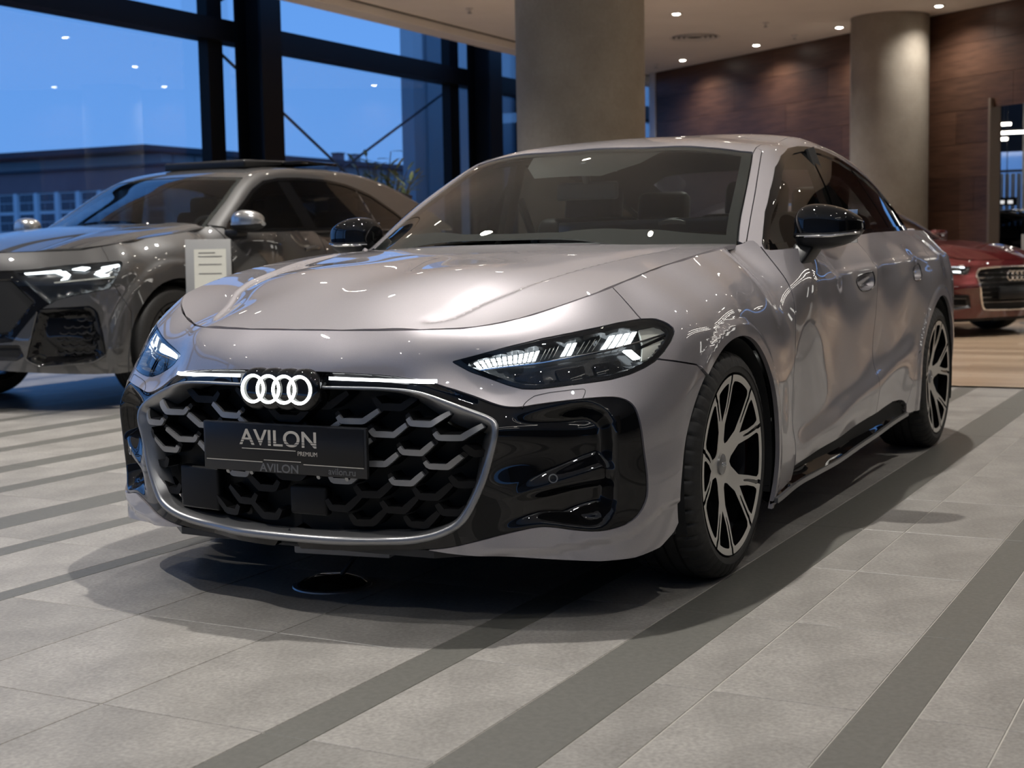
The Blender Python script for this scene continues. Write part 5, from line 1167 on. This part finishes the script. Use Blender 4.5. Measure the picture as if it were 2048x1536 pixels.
    # greenhouse
    gx = np.linspace(-4.0, -.42, 150); gp = np.radians(np.linspace(9, 90, 66)); gs = Sheet.grid(gx, gp); SGH.table(gx, gp)
    def P3(U, off=None): return SGH.quick(U) if off is None else SGH.pt(U[:,0], U[:,1], off)
    f_ws = sdf([(-1.15,-.9),(-1.15,0),(-1.16,.4),(-1.20,.607),(-.9,.692),(-.555,.768),(-.3,.9),(-.3,-.9)])
    f_dl = sdf([(-.633,1.125),(-.70,1.19),(-.873,1.292),(-1.142,1.444),(-1.308,1.511),(-1.5,1.54),(-1.749,1.55),(-2.1,1.545),(-2.375,1.515),(-2.679,1.442),(-2.979,1.30),(-3.12,1.21),(-3.10,1.175),(-2.9,1.165),(-1.8,1.142),(-.932,1.128)])
    f_b = sdf([(-3.35,-.9),(-3.35,.55),(-3.88,.6),(-3.95,-.9)])
    fW = lambda U: f_ws(P3(U)[:, :2]); fD = lambda U: np.where(np.degrees(U[:,1]) > 60, -.2, f_dl(P3(U)[:, [0, 2]])); fB = lambda U: f_b(P3(U)[:, :2])
    fr = gs.clip(lambda U: P3(U)[:,2]-np.interp(U[:,0], [-4,-3,-.7,-.66,-.5], [1.16,1.15,1.11,1.16,1.2])).clip(lambda U: -fW(U)-.002).clip(lambda U: -fD(U)).clip(lambda U: -fB(U)-.002)
    panel('roof_and_pillars', P3(fr.U, 0.), fr.F, M_SUVP, P, 'join', .012, True)
    w_ = gs.clip(fW).clip(lambda U: U[:,0]+1.4); panel('windscreen', P3(w_.U, -.004), w_.F, M_GLASS, P, 'join', 0, True)
    bd = w_.clip(np.minimum(.03-fW(w_.U), 1)); panel('windscreen_border', P3(bd.U, -.008), bd.F, M_MBLK, P, 'join', 0, True)
    rw = gs.clip(fB); panel('rear_window', P3(rw.U, -.004), rw.F, M_DGLASS, P, 'join', 0, True)
    tr = gs.clip(fD).clip(lambda U: .022-fD(U))
    for mir in (None, 'flip'): panel('window_trim', P3(tr.U, .003), tr.F, M_GBLK, P, mir, .012, True)
    for nm, m_, a, c in (('front_side_window', M_DGLASS, -.4, -1.60), ('door_pillar_strip', M_GBLK, -1.60, -1.74), ('rear_side_window', M_DGLASS, -1.74, -2.58), ('quarter_divider', M_SATIN, -2.58, -2.60), ('quarter_window', M_DGLASS, -2.60, -3.4)):
        sk_ = lambda U: (P3(U)[:,2]-1.14)*-.30
        g_ = gs.clip(lambda U: fD(U)-.02).clip(lambda U: np.minimum(a-.0-U[:,0]+sk_(U)*(-1 if a < -.5 else 0), U[:,0]-c+sk_(U)*(1 if c > -3.3 else 0)))
        for mir in (None, 'flip'): panel(nm, P3(g_.U, -.003), g_.F, m_, P, mir, 0, True)
    ln = fr.clip(lambda U: P3(U)[:,2]-1.2); panel('headliner', P3(ln.U, -.03), ln.F[:, ::-1], M_LINER, P, 'join', 0, True)
    # raised sunroof panel
    sr = bpy.data.objects.new('sunroof', None); link(sr, P)
    mb = MB(); mb.add([(-1.43,-.345,1.625),(-1.43,.45,1.625),(-1.43,.45,1.688),(-1.43,-.345,1.688),(-2.0,-.345,1.672),(-2.0,.45,1.672),(-2.0,.45,1.70),(-2.0,-.345,1.70)], [(0,1,2,3),(7,6,5,4),(0,4,5,1),(1,5,6,2),(2,6,7,3),(3,7,4,0)]); mb.build('sunroof_glass', M_SBLK, sr, bevel=.016, seg=3)
    mb = MB(); mb.box((-2.15,.28,1.678), (.5,.70,.03)); mb.build('rear_glass_panel', M_GBLK, sr, bevel=.01)
    for sg in (1, -1):
        mr = bpy.data.objects.new('door_mirror', None); link(mr, P); mr.location = (-.66, 1.06*sg, 1.195)
        st = [(-.12,.02,-.02,.03,-.04),(-.10,.062,-.058,.07,-.065),(-.05,.082,-.07,.09,-.075),(.02,.082,-.068,.085,-.075),(.08,.064,-.058,.055,-.072),(.115,.03,-.03,.0,-.06)]; n = 24; V = []
        for y_, zt, zb_, xf, xb in st:
            for a in np.linspace(0, 2*np.pi, n, endpoint=False):
                c_, s_ = math.cos(a), math.sin(a); V.append(((xf+xb)/2+(xf-xb)/2*math.copysign(abs(c_)**.75, c_), y_*sg, (zt+zb_)/2+(zt-zb_)/2*math.copysign(abs(s_)**.75, s_)))
        F = [(i*n+k, i*n+(k+1) % n, (i+1)*n+(k+1) % n, (i+1)*n+k) for i in range(len(st)-1) for k in range(n)]+[tuple(range(n)), tuple(range((len(st)-1)*n, len(st)*n))]
        for nm, m_, sel in (('mirror_cap', M_MIRS, lambda z: z > -.02), ('mirror_foot', M_SBLK, lambda z: z <= -.02)):
            mb = MB(); mb.add(V, [f for f in F if sel(np.mean([V[i][2] for i in f]))]); o = mb.build(nm, m_, mr, angle=60); md = o.modifiers.new('sub', 'SUBSURF'); md.levels = 1; md.render_levels = 2
        mb = MB(); mb.box((-.005,-.11*sg,-.075), (.12,.12,.05)); mb.build('mirror_stalk', M_SBLK, mr, bevel=.015)
    sp = MB(); sp.add([(-3.32,-.56,1.515),(-3.32,.56,1.515),(-3.62,.60,1.46),(-3.62,-.60,1.46),(-3.32,-.56,1.49),(-3.32,.56,1.49),(-3.60,.60,1.425),(-3.60,-.60,1.425)], [(0,1,2,3),(7,6,5,4),(0,4,5,1),(1,5,6,2),(2,6,7,3),(3,7,4,0)]); sp.build('roof_spoiler', M_SUVP, P, bevel=.008)
    for xw in (0.0, -2.995):
        for sg in (1, -1): wheel(P, (xw, .965*sg, .385), .385, .275, .275, sg, face=M_SBLK, detail=False)
    mb = MB(); mb.box((-.85, 0, 1.10), (.5, 1.4, .12), tilt=Matrix.Rotation(.1, 3, 'Y')); mb.build('dashboard', mat('pale_dash', (.22,.22,.19), .7), P, bevel=.03)
    mb = MB(); mb.tube([(-1.12+.06*math.sin(a), .37+.18*math.cos(a), 1.08+.17*math.sin(a)) for a in np.linspace(0, 2*np.pi, 33)[:-1]], .015, 8, closed=True); mb.build('steering_wheel', M_SBLK, P)
    for xs, yy in ((-1.75,.38),(-1.75,-.38),(-2.6,.4),(-2.6,-.4)):
        st_ = bpy.data.objects.new('seat', None); link(st_, P); st_.location = (xs, yy, .2)
        mb = MB(); mb.box((-.10,0,.80), (.14,.5,.66), tilt=Matrix.Rotation(-.3, 3, 'Y')); mb.build('seat_back', M_SEAT, st_, bevel=.05); mb = MB(); mb.box((-.2,0,1.16), (.1,.27,.16)); mb.build('headrest', M_SEAT, st_, bevel=.04)
    mb = MB(); mb.box((-2.0,0,.95), (2.9,1.6,.05)); mb.build('cabin_floor', M_INT, P)
    return car
suv()
# ------------------------------------------------------------------ two more saloons at the back, sharing the big saloon surfaces
def far_saloon(paint_, loc, rz, label, front=True):
    car = thing('car', loc, rz, label=label, cat='car'); car.scale = (1.03, 1.03, 1.0); P = car; G = .003
    base = Sheet.grid(np.concatenate([np.arange(LOW.lo, 0, .05), np.linspace(0, LOW.hi, 70)]), np.linspace(.16, 1.06, 50))
    d_h = lambda U: hoodline(U[:,0])-U[:,1]-G; d_a = lambda U: np.minimum(arch(U, -.06, .33, .385, .385), arch(U, -3.03, .33, .385, .385))*.39
    put = lambda sh, off=0.0: LOW.at(sh.U[:,0], sh.U[:,1], np.zeros(len(sh.U))+off)
    f_gr = sdf([(1.6,.705),(1.0,.70),(.955,.66),(.935,.60),(1.0,.30),(1.03,.275),(1.6,.27)]); f_hl = sdf([(.90,.705),(.46,.735),(.38,.70),(.44,.645),(.86,.635)]); f_in = sdf([(.86,.43),(.50,.45),(.47,.40),(.52,.27),(.88,.30)])
    body = base.clip(d_h).clip(d_a).clip(lambda U: U[:,1]-np.interp(U[:,0], [-5,.3,.45,1.5], [.25,.25,.19,.20]))
    fr = body.clip(lambda U: U[:,0]-.30-G).clip(lambda U: np.minimum(-f_gr(U), np.minimum(-f_hl(U), -f_in(U)))-G); panel('front_bumper', put(fr), fr.F, paint_, P, 'join', .015, True)
    for nm, a, c in (('front_fender', .30, -.73), ('front_door', -.735, -1.85), ('rear_door', -1.855, -2.8), ('rear_quarter_panel', -2.805, -9)):
        d = body.clip(lambda U: np.minimum(a-U[:,0], U[:,0]-c)).clip(lambda U: -f_hl(U)-G)
        for mir in (None, 'flip'): panel(nm, put(d), d.F, paint_, P, mir, .015, True)
    hs_ = Sheet.grid(np.linspace(-.66, .885, 60), np.linspace(-.79, .79, 60)); edge = [(p[0], p[1]) for p in _hz[:-1]]+[(-.60,.63),(-.50,.50),(-.365,.31),(-.29,.08),(-.285,0)]
    f_e = sdf(edge+[(x, -y) for x, y in edge[-2:0:-1]]); hs_ = hs_.clip(lambda U: f_e(U)-G); x, y = hs_.U.T; zz = HOOD(x, np.abs(y))+.008*sm((np.abs(y)-.38)/.03)*sm((x+.3)/.3)
    panel('bonnet', np.stack([x, y, zz], 1), hs_.F, paint_, P, None, .015, False, sym=False)
    gx = np.linspace(-3.84, -.36, 110); gp = np.radians(np.linspace(9, 90, 56)); gs = Sheet.grid(gx, gp); GH.table(gx, gp)
    def P3(U, off=None): return GH.quick(U) if off is None else GH.pt(U[:,0], U[:,1], off)
    f_ws = sdf([(-1.165,-.9),(-1.165,.256),(-1.24,.592),(-.95,.662),(-.646,.735),(-.1,.9),(-.1,-.9)]); f_dl = sdf([(-.70,.96),(-1.01,1.17),(-1.335,1.312),(-1.642,1.364),(-1.915,1.366),(-2.455,1.307),(-3.004,1.192),(-3.26,1.05),(-2.57,1.022),(-.963,.965)])
    fW = lambda U: f_ws(P3(U)[:, :2]); fD = lambda U: np.where(np.degrees(U[:,1]) > 62, -.2, f_dl(P3(U)[:, [0, 2]]))
    f_ = gs.clip(lambda U: P3(U)[:,2]-np.interp(U[:,0], [-4,-2.9,-.7,-.66,-.6], [1.03,1.03,.95,.985,1.2])).clip(lambda U: -fW(U)-.002).clip(lambda U: -fD(U))
    panel('roof_and_pillars', P3(f_.U, 0.), f_.F, paint_, P, 'join', .012, True)
    w_ = gs.clip(fW).clip(lambda U: U[:,0]+1.4); panel('windscreen', P3(w_.U, -.004), w_.F, M_GLASS, P, 'join', 0, True)
    g_ = gs.clip(fD)
    for mir in (None, 'flip'): panel('side_window', P3(g_.U, -.003), g_.F, M_DGLASS, P, mir, 0, True)
    for sg in (1, -1):
        mb = MB(); q_ = np.array([(-.66,.742,.995),(-.95,.670,1.178),(-1.20,.612,1.315)])*[1, sg, 1]; mb.tube(q_, .012, 6); mb.build('pillar_strip', M_CHROME, P)
        mb = MB(); mb.tube([(-1.2,.60*sg,1.325),(-1.6,.575*sg,1.415),(-2.4,.585*sg,1.395),(-3.1,.60*sg,1.24)], .014, 6); mb.build('roof_strip', M_CHROME, P)
        mb = MB(); mb.box((-.90, .98*sg, 1.03), (.13,.22,.14)); mb.build('door_mirror', paint_, P, bevel=.045, seg=3)
        inn = base.clip(d_h).clip(d_a)
        hl = bpy.data.objects.new('headlight', None); link(hl, P); mir = None if sg > 0 else 'flip'
        ls = base.clip(lambda U: f_hl(U)); panel('housing', put(ls, -.02), ls.F, M_HOUS, hl, mir, .02, True); panel('lens', put(ls), ls.F, M_LENS, hl, mir, 0, True)
        for z0, z1, a, c in ((.70,.712,.84,.50),(.655,.668,.80,.62),(.655,.67,.58,.48)):
            q4 = np.array([(a,z0),(c,z0+.012),(c,z1+.012),(a,z1)]); V = np.concatenate([put(Sheet(q4, None), -.012), put(Sheet(q4, None), -.024)])*[1, sg, 1]
            mb = MB(); mb.add(V, [(0,1,2,3),(7,6,5,4),(0,4,5,1),(1,5,6,2),(2,6,7,3),(3,7,4,0)]); mb.build('led_bar', M_LED, hl)
        it = base.clip(lambda U: f_in(U)); o = panel('air_intake', put(it, -.03*sm(f_in(it.U)/.02)), it.F, M_SBLK, P, mir, .02, True)
        for z in (.395,.325):
            uu = np.linspace(.54, .84, 12); mb = MB(); mb.tube(put(Sheet(np.stack([uu, np.full(12, z)], 1), None), -.008)*[1, sg, 1], .006, 6); mb.build('intake_bar', M_CHROME, o)
    panel('inner_shell', put(inn, -.03), inn.F, M_MBLK, P, 'join', 0, True)
    if front:
        gr = base.clip(lambda U: f_gr(U)); panel('grille', put(gr, -.035), gr.F, M_SBLK, P, 'join', .03, True)
        fo = np.array([(LOW.hi,.705),(1.0,.70),(.955,.66),(.935,.60),(1.0,.30),(1.03,.275),(LOW.hi,.27)]); e_ = dens(chaikin(fo, 2, False), .03)
        for sg in (1, -1):
            mb = MB(); mb.tube(LOW.at(e_[:,0], e_[:,1], np.full(len(e_), .002))*[1, sg, 1], .011, 8); mb.build('grille_frame', M_CHROME, P)
            for z in (.65,.60,.55,.50,.45,.40,.35):
                uu = np.linspace(np.interp(z, [.3,.6,.66], [1.02,.955,.975]), LOW.hi, 14); mb = MB(); mb.tube(LOW.at(uu, np.full(14, z), np.full(14, -.012))*[1, sg, 1], .009, 6); mb.build('grille_slat', M_CHROME, P)
        em = bpy.data.objects.new('ring_emblem', None); link(em, P); em.location = (.955, 0, .615)
        for k in range(4):
            mb = MB(); mb.tube([(0, (k-1.5)*.066+.047*math.cos(a), .047*math.sin(a)) for a in np.linspace(0, 2*np.pi, 29)[:-1]], .0065, 6, closed=True); mb.build('ring', M_CHROME, em)
        mb = MB(); mb.box((.955, 0, .44), (.02, .53, .125)); mb.build('plate_holder', M_PLATE, P, bevel=.004)
    for xw in (0.0, -2.969):
        for sg in (1, -1): wheel(P, (xw, .93*sg, .35), .35, .262, .255, sg, detail=False)
    mb = MB(); mb.box((-1.5,0,.23), (4.2,1.2,.06)); mb.build('underbody', M_MBLK, P)
    for xs, yy in ((-1.72,.38),(-1.72,-.38)):
        mb = MB(); mb.box((xs-.1, yy, .85), (.14,.5,.66), tilt=Matrix.Rotation(-.3, 3, 'Y')); mb.build('seat_back', M_SEAT, P, bevel=.05)
    mb = MB(); mb.box((-.8,0,.96), (.5,1.4,.06)); mb.build('dashboard', M_DASH, P, bevel=.02)
    return car
far_saloon(M_REDP, (-11.77,-.78,0), math.radians(60), 'maroon saloon with chrome-framed grille parked at the back right')
far_saloon(M_BLKP, (-18.7,.55,0), math.radians(58), 'black saloon in the dark hall behind the maroon one', front=True)

# ------------------------------------------------------------------ price stands, floor socket, plant, dark hall
M_ACR = mat('acrylic_grey', (.34,.34,.335), .3, 0, .5); M_PAPER = mat('paper', (.62,.61,.54), .8); M_INK = mat('ink_grey', (.16,.155,.15), .8); M_STPOST = mat('stand_post', (.30,.30,.30), .4, .7)
def price_stand(loc, rz, label, w=.285, h=.40, ztop=1.07):
    t = thing('price_stand', loc, rz, label=label, cat='sign stand')
    tl = Matrix.Rotation(-.10, 3, 'Y')
    b = MB(); b.box((0,0,ztop-h/2), (.012,w,h), tilt=tl); b.build('board', M_ACR, t, bevel=.004)
    b = MB(); b.box((.0085,.012,ztop-h/2-.01), (.002,w*.70,h*.74), tilt=tl); sh = b.build('sheet', M_PAPER, t, False)
    for d_, w0, y0 in ((.085,.36,.02),(.108,.52,.0),(.158,.50,.0),(.215,.50,.0)):
        zz = h/2-d_; b = MB(); b.box((.0100-zz*.10, .012-y0, ztop-h/2+zz), (.001,w*w0,.005), tilt=tl); b.build('printed_line', M_INK, sh, False)
    b = MB(); b.tube([(0,0,.02),(0,0,ztop-h+.02)], .016, 12); b.build('post', M_STPOST, t)
    b = MB(); b.lathe([(0,0),(.15,0),(.15,.008),(.02,.02),(0,.02)], 32); b.build('base', M_STPOST, t)
    return t
price_stand((-3.15,-3.60,0), math.radians(32), 'grey price stand with a printed sheet beside the dark grey SUV')
price_stand((-13.58,-.08,0), math.radians(12), 'grey price stand at the right edge behind the bonnet of the maroon saloon', ztop=1.035)
t = thing('floor_socket', (.565,-.11,0), label='round black floor socket with cable under the silver-grey nose', cat='floor socket')
b = MB(); b.lathe([(0,.030),(.05,.028),(.085,.018),(.105,.004),(.108,0),(0,0)], 40); b.build('socket_cap', M_GBLK, t)
b = MB(); b.lathe([(.104,.006),(.116,.004),(.118,0)], 40); b.build('socket_ring', M_SATIN, t)
b = MB(); b.tube([(-.02,.02,.028),(-.04,.05,.075),(-.09,.09,.125),(-.16,.11,.16),(-.25,.12,.19)], .007, 8); b.build('cable', M_SBLK, t)
b = MB(); b.box((.62,.0,.135), (.14,.30,.025), rz=.15); o = b.build('tow_cover', mat('pale_plastic', (.30,.30,.31), .6), SALOON, bevel=.006)
# potted plant behind the SUV
M_LEAF = mat('leaf', (.14,.18,.06), .45, build=noisecol(9, (.07,.12,.03), (.26,.27,.11)))
pl = thing('potted_plant', (-12.95,-8.6,0), label='tall leafy indoor plant behind the tail of the dark grey SUV', cat='plant')
b = MB(); b.lathe([(0,0),(.22,0),(.28,.5),(.26,.5),(.24,.46),(0,.46)], 32); b.build('pot', M_GREYW, pl)
R_ = random.Random(3)
for i in range(22):
    a = R_.random()*6.28; hgt = 1.75+R_.random()*.60; sp_ = .08+R_.random()*.48; tip = Vector((math.cos(a)*sp_, math.sin(a)*sp_, hgt))
    b = MB(); pts = [Vector((0,0,.46)), Vector((tip.x*.25, tip.y*.25, hgt*.6)), tip]; b.tube(pts, [.014,.011,.006], 6); st = b.build('stem', mat('stem', (.06,.05,.025), .7), pl)
    for k in range(13):
        t_ = .35+.65*k/12; p = pts[0].lerp(pts[1], min(1, t_*2)) if t_ < .5 else pts[1].lerp(pts[2], (t_-.5)*2)
        az = R_.random()*6.28; el = .1+R_.random()*.8; L_ = .20+R_.random()*.16; d = Vector((math.cos(az)*math.cos(el), math.sin(az)*math.cos(el), math.sin(el)))
        s_ = d.cross(Vector((0,0,1))).normalized()*.03; n_ = s_.cross(d).normalized()*.008; b = MB()
        V = [p, p+d*L_*.35+s_, p+d*L_*.35-n_, p+d*L_*.35-s_, p+d*L_*.75+s_*.7-Vector((0,0,.012)), p+d*L_*.75-n_-Vector((0,0,.012)), p+d*L_*.75-s_*.7-Vector((0,0,.012)), p+d*L_-Vector((0,0,.04))]
        b.add(V, [(0,2,1),(0,3,2),(1,2,5,4),(2,3,6,5),(4,5,7),(5,6,7)]); b.build('leaf', M_LEAF, st)
# the dark hall behind the opening: light bars, window with blinds, grey pier, hanging screen
for i, (z, y0, y1) in enumerate(((3.33,-3.4,-2.40),(3.16,-3.4,-2.09),(3.0,-3.4,-.6),(2.89,-3.4,-2.15))):
    t = thing('light_bar', ((-25.0,-25.5,-26.0,-24.5)[i], (y0+y1)/2-.16*((0,.5,1,-.5)[i]), z+(0,.04,.07,-.04)[i]), math.radians(90), label='horizontal light bar in the dark hall, %s from the top' % ('first','second','third','fourth')[i], cat='ceiling light')
    l = y1-y0; b = MB(); b.box((0,0,0), (l,.05,.05)); b.build('tube', M_TUBE, t, False); b = MB(); b.box((0,.0,.04), (l,.06,.03)); b.build('housing', M_SBLK, t, False)
    for dx in (-l*.4, l*.4):
        b = MB(); b.tube([(dx,0,.05),(dx,0,CEIL-t.location.z)], .006, 6); b.build('hanger', M_SBLK, t)
win = struct(thing('window_7', (-27.0, -2.9, 0), math.radians(90)))
M_DUSK = mat('dusk_sky_pane', (.03,.08,.2), .1, emit=(.10,.24,.60), estr=.55)
b = MB(); b.box((0,0,2.0), (1.5,.04,1.5)); b.build('pane', M_DUSK, win, False)
for i in range(13):
    b = MB(); b.box((-.70+i*.115,-.04,1.78), (.085,.02,1.06)); b.build('blind_slat', mat('blind_blue', (.07,.10,.16), .6), win, False)
b = MB(); b.box((0,-.05,2.36), (1.5,.05,.05)); b.build('transom', M_STEEL, win, False)
b = MB(); b.box((0,0,2.09), (.5,1.3,4.18)); o = b.build('pier', M_GREYW, None, False); o.location = (-27.0,-1.48,0); tag(o, 'pale grey pier at the right edge inside the dark hall', 'pier')
t = thing('hanging_screen', (-24.0, -2.00, 1.67), math.radians(90), label='small dark screen with two white blocks hanging in the dark hall', cat='screen')
b = MB(); b.box((0,0,0), (.36,.05,.15)); b.build('case', M_SBLK, t, False)
for dx in (-.08,.07):
    b = MB(); b.box((dx,-.028,-.01), (.09,.004,.06)); b.build('lit_block', mat('screen_white', (.7,.7,.7), .5, emit=(1,1,1), estr=.6), t, False)
b = MB(); b.tube([(0,0,.07),(0,0,2.53)], .008, 6); b.build('hanger', M_SBLK, t)
